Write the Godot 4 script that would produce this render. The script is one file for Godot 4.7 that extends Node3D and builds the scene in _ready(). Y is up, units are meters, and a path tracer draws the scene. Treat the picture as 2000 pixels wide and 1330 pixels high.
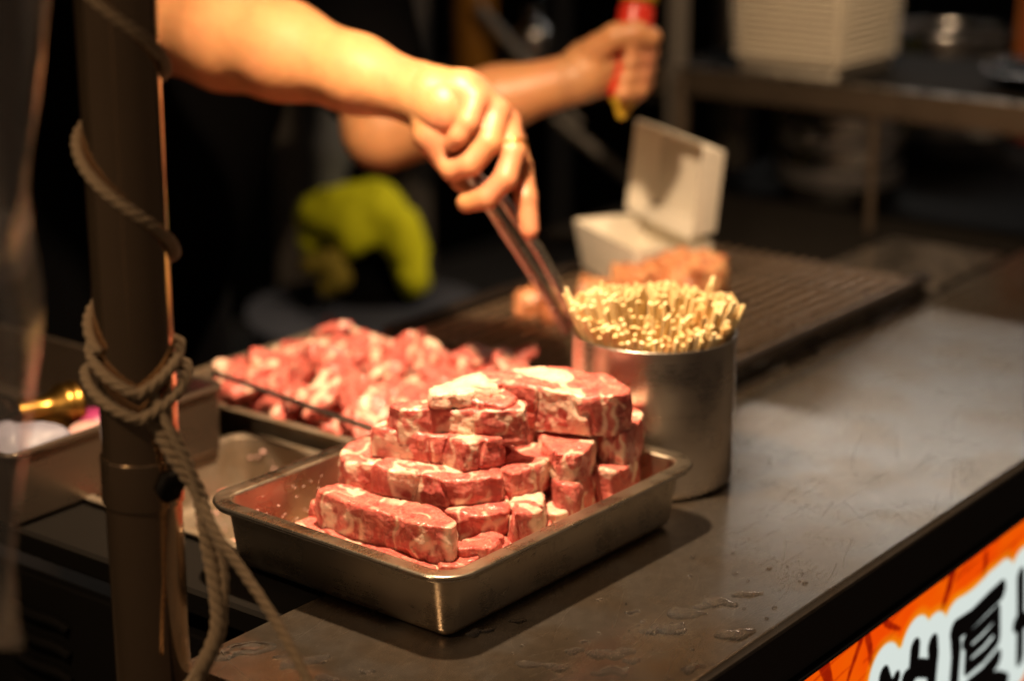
extends Node3D

const CT := 0.85   # height of the counter top above the ground
var mats := {}
var taken := {}

# ------------------------------------------------------------------ mesh builder (faces are given counter-clockwise seen from outside)
class MB:
	var v := PackedVector3Array()
	var ix := PackedInt32Array()
	var c := PackedColorArray()
	func quad(a: Vector3, b: Vector3, d: Vector3, e: Vector3) -> void:
		var k := v.size()
		v.append_array([a, b, d, e])
		ix.append_array([k, k + 1, k + 2, k, k + 2, k + 3])
	func face(pts: Array, inside: Vector3) -> void:
		var mid := Vector3.ZERO
		for p in pts:
			mid += p
		mid /= pts.size()
		var n: Vector3 = (pts[1] - pts[0]).cross(pts[2] - pts[0])
		if n.dot(mid - inside) < 0.0:
			pts.reverse()
		var k := v.size()
		for p in pts:
			v.append(p)
		for i in range(1, pts.size() - 1):
			ix.append_array([k, k + i, k + i + 1])
	func box(at: Vector3, size: Vector3, ch := 0.002, b := Basis.IDENTITY) -> void:
		var h := size / 2.0
		ch = minf(ch, minf(h.x, minf(h.y, h.z)) * 0.49)
		var q := {}
		for sx in [-1, 1]:
			for sy in [-1, 1]:
				for sz in [-1, 1]:
					q[[sx, sy, sz, 0]] = at + b * Vector3(sx * h.x, sy * (h.y - ch), sz * (h.z - ch))
					q[[sx, sy, sz, 1]] = at + b * Vector3(sx * (h.x - ch), sy * h.y, sz * (h.z - ch))
					q[[sx, sy, sz, 2]] = at + b * Vector3(sx * (h.x - ch), sy * (h.y - ch), sz * h.z)
					face([q[[sx, sy, sz, 0]], q[[sx, sy, sz, 1]], q[[sx, sy, sz, 2]]], at)
		for s in [-1, 1]:
			face([q[[s, -1, -1, 0]], q[[s, 1, -1, 0]], q[[s, 1, 1, 0]], q[[s, -1, 1, 0]]], at)
			face([q[[-1, s, -1, 1]], q[[1, s, -1, 1]], q[[1, s, 1, 1]], q[[-1, s, 1, 1]]], at)
			face([q[[-1, -1, s, 2]], q[[1, -1, s, 2]], q[[1, 1, s, 2]], q[[-1, 1, s, 2]]], at)
			for t in [-1, 1]:
				face([q[[s, t, -1, 0]], q[[s, t, 1, 0]], q[[s, t, 1, 1]], q[[s, t, -1, 1]]], at)
				face([q[[s, -1, t, 0]], q[[s, 1, t, 0]], q[[s, 1, t, 2]], q[[s, -1, t, 2]]], at)
				face([q[[-1, s, t, 1]], q[[1, s, t, 1]], q[[1, s, t, 2]], q[[-1, s, t, 2]]], at)
	func loft(rings: Array, closed := true) -> void:   # rings run from +x to +z; going up along the outside
		var k := v.size()
		var n: int = rings[0].size()
		for r in rings:
			v.append_array(r)
		var m := n if closed else n - 1
		for j in rings.size() - 1:
			for i in m:
				var a := k + j * n + i
				var b := k + j * n + (i + 1) % n
				ix.append_array([a, a + n, b + n, a, b + n, b])
	func lathe(at: Vector3, prof: Array, seg := 32, b := Basis.IDENTITY) -> void:
		var rings := []
		for p in prof:
			var r := PackedVector3Array()
			for i in seg:
				var t := TAU * i / seg
				r.append(at + b * Vector3(p.x * cos(t), p.y, p.x * sin(t)))
			rings.append(r)
		loft(rings)
	func tube(pts: Array, rad, seg := 10, caps := true, flat := 1.0) -> void:
		var rings := []
		var nn := Vector3.ZERO
		for j in pts.size():
			var t: Vector3 = (pts[mini(j + 1, pts.size() - 1)] - pts[maxi(j - 1, 0)]).normalized()
			if j == 0:
				nn = t.cross(Vector3.UP if absf(t.y) < 0.9 else Vector3.RIGHT).normalized()
			nn = (nn - t * nn.dot(t)).normalized()
			var bb := nn.cross(t)
			var r: float = rad[j] if rad is Array else rad
			var ring := PackedVector3Array()
			for i in seg:
				var a := TAU * i / seg
				ring.append(pts[j] + nn * cos(a) * r + bb * sin(a) * r * flat)
			rings.append(ring)
		loft(rings)
		if caps:
			for e in [0, pts.size() - 1]:
				var q := []
				for p in rings[e]:
					q.append(p)
				face(q, pts[1] if e == 0 else pts[pts.size() - 2])
	func rrect(a: float, b: float, r: float, y: float, at: Vector3, seg := 8, bs := Basis.IDENTITY) -> PackedVector3Array:
		var out := PackedVector3Array()
		r = clampf(r, 0.0005, minf(a, b))
		for q in 4:
			var cx := (a - r) * (1 if q == 0 or q == 3 else -1)
			var cz := (b - r) * (1 if q < 2 else -1)
			for i in seg + 1:
				var t := PI / 2 * (q + float(i) / seg)
				out.append(at + bs * Vector3(cx + r * cos(t), y, cz + r * sin(t)))
		return out
	func shell(at: Vector3, a: float, b: float, rc: float, prof: Array, bs := Basis.IDENTITY, seg := 8) -> void:   # prof: (how far inside the outline, height); closed with a face at both ends
		var rings := []
		for p in prof:
			rings.append(rrect(a - p.x, b - p.x, rc - p.x, p.y, at, seg, bs))
		loft(rings)
		for e in [0, rings.size() - 1]:
			var k := v.size()
			var mid := Vector3.ZERO
			for p in rings[e]:
				mid += p
			mid /= rings[e].size()
			v.append(mid)
			v.append_array(rings[e])
			for i in rings[e].size():
				var j: int = (i + 1) % rings[e].size()
				if e == 0:
					ix.append_array([k, k + 1 + i, k + 1 + j])
				else:
					ix.append_array([k, k + 1 + j, k + 1 + i])
	func done(base := Vector3.ZERO) -> ArrayMesh:
		var n := PackedVector3Array()
		n.resize(v.size())
		var fl := PackedInt32Array()
		fl.resize(ix.size())
		for t in range(0, ix.size(), 3):
			var a := ix[t]
			var b := ix[t + 1]
			var d := ix[t + 2]
			var m := (v[b] - v[a]).cross(v[d] - v[a])
			n[a] += m
			n[b] += m
			n[d] += m
			fl[t] = a
			fl[t + 1] = d
			fl[t + 2] = b
		for i in n.size():
			n[i] = n[i].normalized() if n[i].length_squared() > 1e-24 else Vector3.UP
		if base != Vector3.ZERO:
			for i in v.size():
				v[i] -= base
		var arr := []
		arr.resize(Mesh.ARRAY_MAX)
		arr[Mesh.ARRAY_VERTEX] = v
		arr[Mesh.ARRAY_NORMAL] = n
		arr[Mesh.ARRAY_INDEX] = fl
		if c.size() == v.size():
			arr[Mesh.ARRAY_COLOR] = c
		var am := ArrayMesh.new()
		am.add_surface_from_arrays(Mesh.PRIMITIVE_TRIANGLES, arr)
		return am

# a distance field on a grid, meshed as surface nets
class Field:
	var o: Vector3
	var h: float
	var nx: int
	var ny: int
	var nz: int
	var d := PackedFloat32Array()
	func _init(lo: Vector3, hi: Vector3, cell: float) -> void:
		o = lo
		h = cell
		nx = int((hi.x - lo.x) / cell) + 2
		ny = int((hi.y - lo.y) / cell) + 2
		nz = int((hi.z - lo.z) / cell) + 2
		d.resize(nx * ny * nz)
		d.fill(9.0)
	func bone(a: Vector3, b: Vector3, ra: float, rb: float, k: float, sq := Vector3.ONE) -> void:
		var m := maxf(ra, rb) + maxf(k, h * 2.0) * 1.5
		var lo := (a.min(b) - Vector3.ONE * m - o) / h
		var hi := (a.max(b) + Vector3.ONE * m - o) / h
		var ba := b - a
		var l2 := maxf(ba.length_squared(), 1e-9)
		for z in range(maxi(0, int(lo.z)), mini(nz - 1, int(hi.z) + 1) + 1):
			for y in range(maxi(0, int(lo.y)), mini(ny - 1, int(hi.y) + 1) + 1):
				var at := (z * ny + y) * nx
				for x in range(maxi(0, int(lo.x)), mini(nx - 1, int(hi.x) + 1) + 1):
					var p := Vector3(o.x + x * h, o.y + y * h, o.z + z * h) - a
					var t := clampf(p.dot(ba) / l2, 0.0, 1.0)
					var e := ((p - ba * t) * sq).length() - lerpf(ra, rb, t)
					var w := d[at + x]
					var u := clampf(0.5 + 0.5 * (w - e) / k, 0.0, 1.0)
					d[at + x] = lerpf(w, e, u) - k * u * (1.0 - u)
	func chain(pts: Array, rad: Array, k: float) -> void:
		for i in pts.size() - 1:
			bone(pts[i], pts[i + 1], rad[i], rad[i + 1], k)
	func mesh(mb: MB) -> void:
		var idx := PackedInt32Array()
		idx.resize(d.size())
		idx.fill(-1)
		var sx := 1
		var sy := nx
		var sz := nx * ny
		var off := [0, sx, sy, sx + sy, sz, sx + sz, sy + sz, sx + sy + sz]
		var ed := [[0, 1], [2, 3], [4, 5], [6, 7], [0, 2], [1, 3], [4, 6], [5, 7], [0, 4], [1, 5], [2, 6], [3, 7]]
		for z in nz - 1:
			for y in ny - 1:
				for x in nx - 1:
					var at := x + y * sy + z * sz
					var v0 := d[at]
					if v0 > 4.0 * h or v0 < -4.0 * h:
						continue
					var mask := 0
					for q in 8:
						if d[at + off[q]] < 0.0:
							mask |= 1 << q
					if mask == 0 or mask == 255:
						continue
					var s := Vector3.ZERO
					var n := 0
					for e in ed:
						var a := d[at + off[e[0]]]
						var b := d[at + off[e[1]]]
						if (a < 0.0) != (b < 0.0):
							var t := a / (a - b)
							var pa := Vector3(e[0] & 1, (e[0] >> 1) & 1, e[0] >> 2)
							var pb := Vector3(e[1] & 1, (e[1] >> 1) & 1, e[1] >> 2)
							s += pa.lerp(pb, t)
							n += 1
					idx[at] = mb.v.size()
					mb.v.append(o + (Vector3(x, y, z) + s / n) * h)
		for z in range(1, nz - 1):
			for y in range(1, ny - 1):
				for x in range(1, nx - 1):
					var at := x + y * sy + z * sz
					var a := d[at]
					if a > 4.0 * h or a < -4.0 * h:
						continue
					for ax in 3:
						var st: int = [sx, sy, sz][ax]
						var b := d[at + st]
						if (a < 0.0) == (b < 0.0):
							continue
						var u: int = [sy, sz, sx][ax]
						var w: int = [sz, sx, sy][ax]
						var q := [idx[at - u - w], idx[at - w], idx[at], idx[at - u]]
						if q.min() < 0:
							continue
						if a >= 0.0:
							q.reverse()
						mb.ix.append_array([q[0], q[1], q[2], q[0], q[2], q[3]])

# ------------------------------------------------------------------ naming and materials
func numbered(n: String) -> String:
	taken[n] = taken.get(n, -1) + 1
	return n if taken[n] == 0 else "%s_%03d" % [n, taken[n]]

func tag(o: Node3D, label: String, category: String, group := "", kind := "") -> Node3D:
	if label != "":
		o.set_meta("label", label)
	if category != "":
		o.set_meta("category", category)
	if group != "":
		o.set_meta("group", group)
	if kind != "":
		o.set_meta("kind", kind)
	return o

func thing(n: String, label: String, category: String, at: Vector3, group := "") -> Node3D:
	var o := Node3D.new()
	o.name = numbered(n)
	add_child(o)
	o.position = at
	return tag(o, label, category, group)

func part(parent: Node3D, n: String, m: Mesh, mat: Material) -> MeshInstance3D:
	var o := MeshInstance3D.new()
	o.mesh = m
	o.material_override = mat
	if parent == self:
		o.name = numbered(n)
		add_child(o)
	else:
		var k := 0
		for ch in parent.get_children():
			if str(ch.name) == n or str(ch.name).begins_with(n + "_0") or str(ch.name).begins_with(n + "_1") or str(ch.name).begins_with(n + "_2"):
				k += 1
		o.name = n if k == 0 else "%s_%03d" % [n, k]
		parent.add_child(o, true)
	return o

func single(n: String, mb: MB, mat: Material, base: Vector3, label: String, category: String, group := "") -> MeshInstance3D:
	var o := part(self, n, mb.done(base), mat)
	o.position = base
	tag(o, label, category, group)
	return o

func copy(o: Node3D, n: String, label: String) -> Node3D:
	var r: Node3D = o.duplicate()
	r.name = numbered(n)
	add_child(r)
	if label != "":
		r.set_meta("label", label)
	return r

func lin(r: float, g: float, b: float, a := 1.0) -> Color:
	var k := Color(r, g, b).linear_to_srgb()
	k.a = a
	return k

func mat(n: String, col: Color, rough := 0.5, metal := 0.0) -> StandardMaterial3D:
	var m := StandardMaterial3D.new()
	m.resource_name = n
	m.albedo_color = col
	m.roughness = rough
	m.metallic = metal
	mats[n] = m
	return m

func noise(sd: int, freq: float, oct := 4) -> FastNoiseLite:
	var f := FastNoiseLite.new()
	f.seed = sd
	f.noise_type = FastNoiseLite.TYPE_SIMPLEX_SMOOTH
	f.frequency = freq
	f.fractal_type = FastNoiseLite.FRACTAL_FBM if oct > 1 else FastNoiseLite.FRACTAL_NONE
	f.fractal_octaves = oct
	return f

func noise_tex(sd: int, freq: float, oct := 4, size := 512, lo := 0.0, hi := 1.0) -> ImageTexture:
	var im := noise(sd, freq, oct).get_seamless_image(size, size)
	im.convert(Image.FORMAT_RGB8)
	for y in size:
		for x in size:
			var g := lerpf(lo, hi, im.get_pixel(x, y).r)
			im.set_pixel(x, y, Color(g, g, g))
	return ImageTexture.create_from_image(im)

func tri(m: StandardMaterial3D, per_metre: float, world := false) -> void:
	m.uv1_triplanar = true
	m.uv1_world_triplanar = world
	m.uv1_scale = Vector3.ONE * per_metre

# brushed and scratched steel: a grey picture with fine lines one way and stray scratches
func scratches(sd: int, size: int, base: float, brush: float, lines: int, bright: float, blot: float) -> Image:
	var rng := RandomNumberGenerator.new()
	rng.seed = sd
	var im := Image.create(size, size, false, Image.FORMAT_RGB8)
	var nz := noise(sd, 0.006, 5).get_seamless_image(size, size)
	for y in size:
		var row := rng.randf_range(-brush, brush)
		for x in size:
			var g := base + row + (nz.get_pixel(x, y).r - 0.5) * blot + rng.randf_range(-0.02, 0.02)
			im.set_pixel(x, y, Color(g, g, g))
	for k in lines:
		var p := Vector2(rng.randf() * size, rng.randf() * size)
		var a := rng.randf_range(-0.5, 0.5) if rng.randf() < 0.7 else rng.randf() * TAU
		var s := bright * rng.randf_range(-0.6, 1.0)
		for i in rng.randi_range(15, 160):
			p += Vector2(cos(a), sin(a))
			a += rng.randf_range(-0.02, 0.02)
			var x := posmod(int(p.x), size)
			var y := posmod(int(p.y), size)
			var g := clampf(im.get_pixel(x, y).r + s, 0.0, 1.0)
			im.set_pixel(x, y, Color(g, g, g))
	return im

func steel(n: String, col: Color, rough: Texture2D, per_metre: float, metal := 1.0, albedo: Texture2D = null, bump: Texture2D = null, relief := 0.0, world := false) -> StandardMaterial3D:
	var m := mat(n, col, 1.0, metal)
	m.roughness_texture = rough
	m.roughness_texture_channel = BaseMaterial3D.TEXTURE_CHANNEL_RED
	if albedo:
		m.albedo_texture = albedo
	if bump:
		m.heightmap_enabled = true
		m.heightmap_texture = bump
		m.heightmap_scale = relief
	tri(m, per_metre, world)
	return m

func make_materials() -> void:
	var r1 := ImageTexture.create_from_image(scratches(3, 512, 0.30, 0.02, 260, 0.10, 0.18))
	var r2 := ImageTexture.create_from_image(scratches(5, 1024, 0.26, 0.006, 400, 0.05, 0.03))
	var r3 := ImageTexture.create_from_image(scratches(9, 256, 0.48, 0.03, 60, 0.1, 0.2))
	var stain := noise(21, 0.004, 5).get_seamless_image(1024, 1024)
	stain.convert(Image.FORMAT_RGB8)
	var fine := noise(22, 0.03, 4).get_seamless_image(1024, 1024)
	var rng := RandomNumberGenerator.new()
	rng.seed = 77
	for y in 1024:
		for x in 1024:
			var s := smoothstep(0.3, 0.75, stain.get_pixel(x, y).r)
			var g := fine.get_pixel(x, y).r * 0.12 + 0.86
			var k := Color(0.82, 0.805, 0.79).lerp(Color(0.78, 0.73, 0.67), s)
			stain.set_pixel(x, y, Color(k.r * g, k.g * g, k.b * g))
	for k in 450:   # scratches and specks of the worn top
		var p := Vector2(rng.randf() * 1024, rng.randf() * 1024)
		var a := rng.randf_range(-0.7, 0.7) if rng.randf() < 0.8 else rng.randf() * TAU
		var up := rng.randf_range(-0.06, 0.12)
		for i in rng.randi_range(2, 120):
			p += Vector2(cos(a), sin(a))
			var c0 := stain.get_pixel(posmod(int(p.x), 1024), posmod(int(p.y), 1024))
			stain.set_pixel(posmod(int(p.x), 1024), posmod(int(p.y), 1024), Color(clampf(c0.r + up, 0, 1), clampf(c0.g + up, 0, 1), clampf(c0.b + up, 0, 1)))
	var st := ImageTexture.create_from_image(stain)
	var lumpy := noise_tex(31, 0.02, 4, 256)
	steel("counter_steel", lin(0.58, 0.54, 0.49), r2, 2.2, 0.92, st, r2, 0.0005, true)
	steel("tray_steel", lin(0.55, 0.48, 0.38), r1, 5.0, 1.0)
	steel("can_steel", lin(0.70, 0.64, 0.57), r1, 6.0, 1.0)
	steel("pan_steel", lin(0.50, 0.43, 0.34), r3, 5.0, 0.6, st, lumpy, 0.03)
	steel("box_steel", lin(0.13, 0.10, 0.075), r1, 4.0, 0.75)
	steel("pole_steel", lin(0.58, 0.40, 0.25), noise_tex(41, 0.01, 3, 256, 0.07, 0.2), 3.0, 0.94)
	steel("shelf_steel", lin(0.15, 0.115, 0.085), r3, 3.0, 0.8)
	steel("pot_steel", lin(0.4, 0.39, 0.38), noise_tex(42, 0.02, 3, 256, 0.12, 0.3), 3.0, 1.0)
	steel("grill_bar_iron", lin(0.42, 0.30, 0.20), r1, 6.0, 0.8)
	steel("grill_iron", lin(0.03, 0.022, 0.017), r3, 6.0, 0.6, null, lumpy, 0.04)
	steel("tong_steel", lin(0.6, 0.57, 0.53), r1, 8.0, 1.0)
	mat("fascia", lin(0.012, 0.010, 0.009), 0.35)
	mat("cabinet", lin(0.007, 0.006, 0.005), 0.75)
	mats.cabinet.metallic_specular = 0.2
	mat("black_cloth", lin(0.003, 0.003, 0.0034), 0.95)
	mats.black_cloth.metallic_specular = 0.08
	mat("trouser_cloth", lin(0.012, 0.012, 0.016), 0.9)
	mat("hair", lin(0.008, 0.006, 0.005), 0.5)
	mat("tarp", lin(0.005, 0.0045, 0.004), 0.9)
	mats.tarp.metallic_specular = 0.15
	mat("paving", lin(0.30, 0.27, 0.24), 0.8)
	mats.paving.albedo_texture = noise_tex(51, 0.05, 5, 512, 0.6, 1.0)
	tri(mats.paving, 1.2, true)
	var m := mat("meat", Color.WHITE, 0.42)
	m.vertex_color_use_as_albedo = true
	m.metallic_specular = 0.5
	m.roughness_texture = noise_tex(61, 0.02, 4, 256, 0.12, 0.55)
	m.roughness = 1.0
	m.roughness_texture_channel = BaseMaterial3D.TEXTURE_CHANNEL_RED
	m.heightmap_enabled = true
	m.heightmap_texture = noise_tex(62, 0.025, 5, 512)
	m.heightmap_scale = 0.09
	m.subsurf_scatter_enabled = true
	m.subsurf_scatter_strength = 0.12
	tri(m, 14.0)
	m = mat("skin", Color.WHITE, 0.45)
	m.vertex_color_use_as_albedo = true
	m.subsurf_scatter_enabled = true
	m.subsurf_scatter_strength = 0.15
	m.albedo_texture = noise_tex(63, 0.02, 4, 256, 0.86, 1.0)
	tri(m, 6.0)
	m = mat("bamboo", Color.WHITE, 0.6)
	m.albedo_color = lin(0.90, 0.68, 0.33)
	m.albedo_texture = noise_tex(64, 0.02, 4, 256, 0.75, 1.0)
	tri(m, 9.0)
	mat("bamboo_brown", lin(0.70, 0.46, 0.20), 0.6)
	mat("bamboo_pale", lin(0.95, 0.78, 0.45), 0.6)
	m = mat("rope", lin(0.22, 0.155, 0.09), 0.9)
	m.rim_enabled = true
	m.rim = 0.4
	m = mat("water", Color(1, 1, 1, 0.02), 0.0)
	m.refraction_enabled = true
	m.refraction_scale = 0.033
	m = mat("clear_plastic", Color(0.85, 0.78, 0.72, 0.07), 0.2)
	m.transparency = BaseMaterial3D.TRANSPARENCY_ALPHA
	m = mat("brass", lin(0.36, 0.2, 0.045), 0.3, 1.0)
	mat("pot_painted_glint", lin(0.32, 0.31, 0.31), 0.35, 0.6)
	mat("dark_glass", lin(0.006, 0.005, 0.004), 0.12)
	m = mat("white_bag", lin(0.2, 0.2, 0.26), 0.5)
	mat("magenta", lin(0.28, 0.03, 0.12), 0.4)
	mat("pale_pink", lin(0.6, 0.36, 0.33), 0.5)
	mat("gold", lin(0.9, 0.6, 0.15), 0.2, 1.0)
	m = mat("paper", lin(0.84, 0.78, 0.66), 0.75)
	m.albedo_texture = noise_tex(65, 0.05, 3, 256, 0.9, 1.0)
	tri(m, 8.0)
	mat("paper_white", lin(0.74, 0.72, 0.66), 0.7)
	mat("kraft", lin(0.5, 0.35, 0.2), 0.75)
	mat("red_plastic", lin(0.55, 0.03, 0.015), 0.35)
	mat("yellow_plastic", lin(0.55, 0.36, 0.03), 0.4)
	mat("lime_cloth", lin(0.82, 0.88, 0.012), 0.85)
	mat("olive_cloth", lin(0.25, 0.2, 0.02), 0.85)
	mat("grey_cloth", lin(0.12, 0.13, 0.14), 0.85)
	mat("blue_cloth", lin(0.05, 0.06, 0.09), 0.85)
	mat("dark_red", lin(0.12, 0.008, 0.008), 0.7)
	mat("grey_paint", lin(0.09, 0.08, 0.07), 0.5)
	mat("amber_glass", lin(0.2, 0.09, 0.012), 0.15)
	mat("green_glass", lin(0.03, 0.05, 0.02), 0.15)
	mat("beige", lin(0.4, 0.3, 0.18), 0.7)
	mat("rubber", lin(0.01, 0.01, 0.01), 0.6)
	mat("hole", lin(0.004, 0.003, 0.003), 0.9)
	mat("shade_enamel", lin(0.05, 0.05, 0.05), 0.3)
	mat("shade_white", lin(0.7, 0.66, 0.6), 0.5)
	m = mat("bulb_glow", lin(1, 0.8, 0.5), 0.4)
	m.emission_enabled = true
	m.emission = Color(1.0, 0.72, 0.42)
	m.emission_energy_multiplier = 3.0
	m = mat("tube_glow", lin(1, 1, 1), 0.4)
	m.emission_enabled = true
	m.emission = Color(1.0, 0.97, 0.93)
	m.emission_energy_multiplier = 1.15
	m = mat("roast", lin(0.95, 0.62, 0.36), 0.45)
	m.vertex_color_use_as_albedo = true
	m = mat("drop", Color(1, 1, 1, 0.1), 0.05)
	m.transparency = BaseMaterial3D.TRANSPARENCY_ALPHA
	mat("banner_red", lin(0.25, 0.02, 0.01), 0.7)
	mat("banner_orange", lin(0.45, 0.14, 0.02), 0.7)
	mat("banner_yellow", lin(0.5, 0.34, 0.04), 0.7)

# ------------------------------------------------------------------ meat
var nA := noise(101, 1.0, 3)
var nB := noise(102, 1.0, 2)
var nC := noise(103, 1.0, 3)
var nD := noise(104, 1.0, 2)
var cellE := cells(105, FastNoiseLite.RETURN_DISTANCE2_SUB)
var cellV := cells(105, FastNoiseLite.RETURN_CELL_VALUE)

func cells(sd: int, what: int) -> FastNoiseLite:
	var f := FastNoiseLite.new()
	f.seed = sd
	f.noise_type = FastNoiseLite.TYPE_CELLULAR
	f.frequency = 1.0
	f.fractal_type = FastNoiseLite.FRACTAL_NONE
	f.cellular_return_type = what
	f.cellular_distance_function = FastNoiseLite.DISTANCE_EUCLIDEAN
	f.cellular_jitter = 0.9
	return f

func smooth_outline(poly: Array, n: int, cut: int) -> PackedVector2Array:
	var p := []
	p.append_array(poly)
	var area := 0.0
	for i in p.size():
		var a: Vector2 = p[i]
		var b: Vector2 = p[(i + 1) % p.size()]
		area += a.x * b.y - b.x * a.y
	if area < 0.0:
		p.reverse()
	for k in cut:
		var q := []
		for i in p.size():
			var a: Vector2 = p[i]
			var b: Vector2 = p[(i + 1) % p.size()]
			var w := 0.11 if k == 0 else 0.25
			q.append(a.lerp(b, w))
			q.append(a.lerp(b, 1.0 - w))
		p = q
	var total := 0.0
	for i in p.size():
		total += p[i].distance_to(p[(i + 1) % p.size()])
	var out := PackedVector2Array()
	var seg := 0
	var done_ := 0.0
	for k in n:
		var want := total * k / n
		while done_ + p[seg].distance_to(p[(seg + 1) % p.size()]) < want:
			done_ += p[seg].distance_to(p[(seg + 1) % p.size()])
			seg += 1
		var l: float = p[seg].distance_to(p[(seg + 1) % p.size()])
		out.append(p[seg].lerp(p[(seg + 1) % p.size()], (want - done_) / maxf(l, 1e-6)))
	return out

# How fat a spot of the meat is: bundles of lean meat parted by seams that run down through the cut, so the pattern hardly changes with height
func fatness(p: Vector3, sd: float, fatty: float) -> float:
	var o := Vector3(sd * 3.7, sd * 1.3, sd * 2.9)
	var wx := nB.get_noise_3dv(p * 34.0 + o)
	var wz := nB.get_noise_3dv(p * 34.0 - o)
	var q := Vector3(p.x + wx * 0.011, p.y * 0.22, p.z + wz * 0.011) * 40.0 + o
	var edge := cellE.get_noise_3dv(q) + 1.0
	var own := cellV.get_noise_3dv(q)
	var wide := maxf(0.0, 0.025 + 0.21 * nD.get_noise_3dv(p * 26.0 + o * 2.0) + 0.07 * fatty)
	var f := (1.0 - smoothstep(wide * 0.45, wide + 0.09, edge)) * smoothstep(0.0, 0.03, wide)
	f = maxf(f, smoothstep(0.88 - 0.8 * fatty, 0.92 - 0.8 * fatty, own + wx * 0.12))
	var vein := absf(nC.get_noise_3dv(Vector3(q.x * 1.9, q.y * 0.7, q.z * 1.9)))
	f = maxf(f, 0.42 * (1.0 - smoothstep(0.01, 0.07, vein)) * smoothstep(-0.1, 0.3, nD.get_noise_3dv(p * 45.0 - o)))
	return f

func chunk_mesh(poly: Array, th: float, sd: float, fatty := 0.0, n := 150, sides := 15, tops := 16, amp := 1.0, cap := Vector3.ZERO, cooked := false) -> ArrayMesh:
	var mb := MB.new()
	var ol := smooth_outline(poly, n, 2)
	var mid := Vector2.ZERO
	for p in ol:
		mid += p
	mid /= n
	var far := Vector2.ZERO
	var near := 1e9
	for p in ol:
		if (p - mid).length() > far.length():
			far = p - mid
		near = minf(near, (p - mid).length())
	var ax := far.normalized()
	var half := maxf(0.0, far.length() - near * 1.15)
	var prof := []   # (share of the way to the spine, height, edge rounding inward in metres)
	prof.append(Vector3(1, 0, 0))
	prof.append(Vector3(0.5, 0, 0))
	var re := minf(0.0022, th * 0.3)
	var flare := 0.0022 * sin(sd * 12.3)
	for i in 4:
		var t := PI / 2 * i / 3.0
		prof.append(Vector3(0, re * (1.0 - sin(t)) * 1.0, re * (1.0 - cos(PI / 2 - t)) if false else re * (1.0 - sin(t))))
	prof[2] = Vector3(0.06, 0, re)
	for i in range(1, sides):
		prof.append(Vector3(0, lerpf(re, th - re, float(i) / sides), 0))
	for i in 5:
		var t := PI / 2 * i / 4.0
		prof.append(Vector3(0, th - re + re * sin(t), re * (1.0 - cos(t))))
	for i in range(1, tops + 1):
		prof.append(Vector3(pow(float(i) / tops, 1.0), th, re))
	var rings := []
	for pr in prof:
		var ring := PackedVector3Array()
		for p in ol:
			var sp := mid + ax * clampf((p - mid).dot(ax), -half, half)
			var q: Vector2 = p
			var dl := (sp - p).length()
			if pr.z > 0.0:
				q = p.move_toward(sp, minf(pr.z, dl * 0.8))
			q = q.lerp(sp, pr.x)
			var w := Vector3(q.x, pr.y, q.y)
			var out := Vector3(p.x - sp.x, 0, p.y - sp.y).normalized()
			var o := Vector3(sd * 5.1, sd, sd * 2.2)
			var lump: float = nB.get_noise_3dv(Vector3(w.x, w.y * 1.3, w.z) * 30.0 + o) * 0.0021 + nA.get_noise_3dv(w * 85.0 + o) * 0.0010 + flare * (pr.y / th - 0.5)
			var cleft := absf(nB.get_noise_3dv(Vector3(p.x, w.y * 0.35, p.y) * 19.0 - o))
			var groove := -0.0022 * (1.0 - smoothstep(0.0, 0.07, cleft))
			var side: float = 1.0 - pr.x * 0.85 if pr.y > 0.0 else 0.3
			var bulge := 0.0009 * sin(PI * clampf(pr.y / th, 0.0, 1.0))
			w += out * ((lump + bulge) * side * amp + groove * (1.0 - smoothstep(0.0, 0.3, pr.x)) * amp)
			if pr.y > th * 0.5:
				var wave := nB.get_noise_3dv(Vector3(w.x, 0, w.z) * 26.0 + o * 1.7) * 0.0024 + nA.get_noise_3dv(Vector3(w.x, 0, w.z) * 90.0 + o) * 0.0008
				w.y += wave * amp * smoothstep(th * 0.5, th, pr.y)
			ring.append(w)
		rings.append(ring)
	mb.loft(rings)
	var col := PackedColorArray()
	col.resize(mb.v.size())
	for i in mb.v.size():
		var p := mb.v[i]
		var f := fatness(p, sd, fatty)
		if cap != Vector3.ZERO:
			var along := Vector3(p.x - mid.x, 0, p.z - mid.y).dot(Vector3(cap.x, 0, cap.z)) + nB.get_noise_3dv(p * 40.0) * 0.006
			f = maxf(f, smoothstep(cap.y - 0.003, cap.y + 0.003, along))
		var g := nC.get_noise_3dv(Vector3(p.x * 60.0, p.y * 26.0, p.z * 60.0) + Vector3.ONE * sd)
		var fib := nA.get_noise_3dv(Vector3(p.x * 230.0, p.y * 70.0, p.z * 230.0))
		var red := Color(0.57, 0.14, 0.112).lerp(Color(0.40, 0.072, 0.066), clampf(0.5 + g * 1.2, 0, 1))
		red = red.lerp(Color(0.66, 0.25, 0.19), clampf(fib * 0.8 + 0.08, 0, 0.5))
		var fat := Color(0.80, 0.60, 0.45).lerp(Color(0.70, 0.40, 0.31), clampf(0.42 + g + fib * 0.4, 0, 1))
		if cooked:
			red = Color(0.62, 0.25, 0.11).lerp(Color(0.34, 0.11, 0.045), clampf(0.4 + g * 1.4, 0, 1))
			fat = Color(0.75, 0.42, 0.20)
		col[i] = red.lerp(fat, f)
	mb.c = col
	return mb.done()

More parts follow.
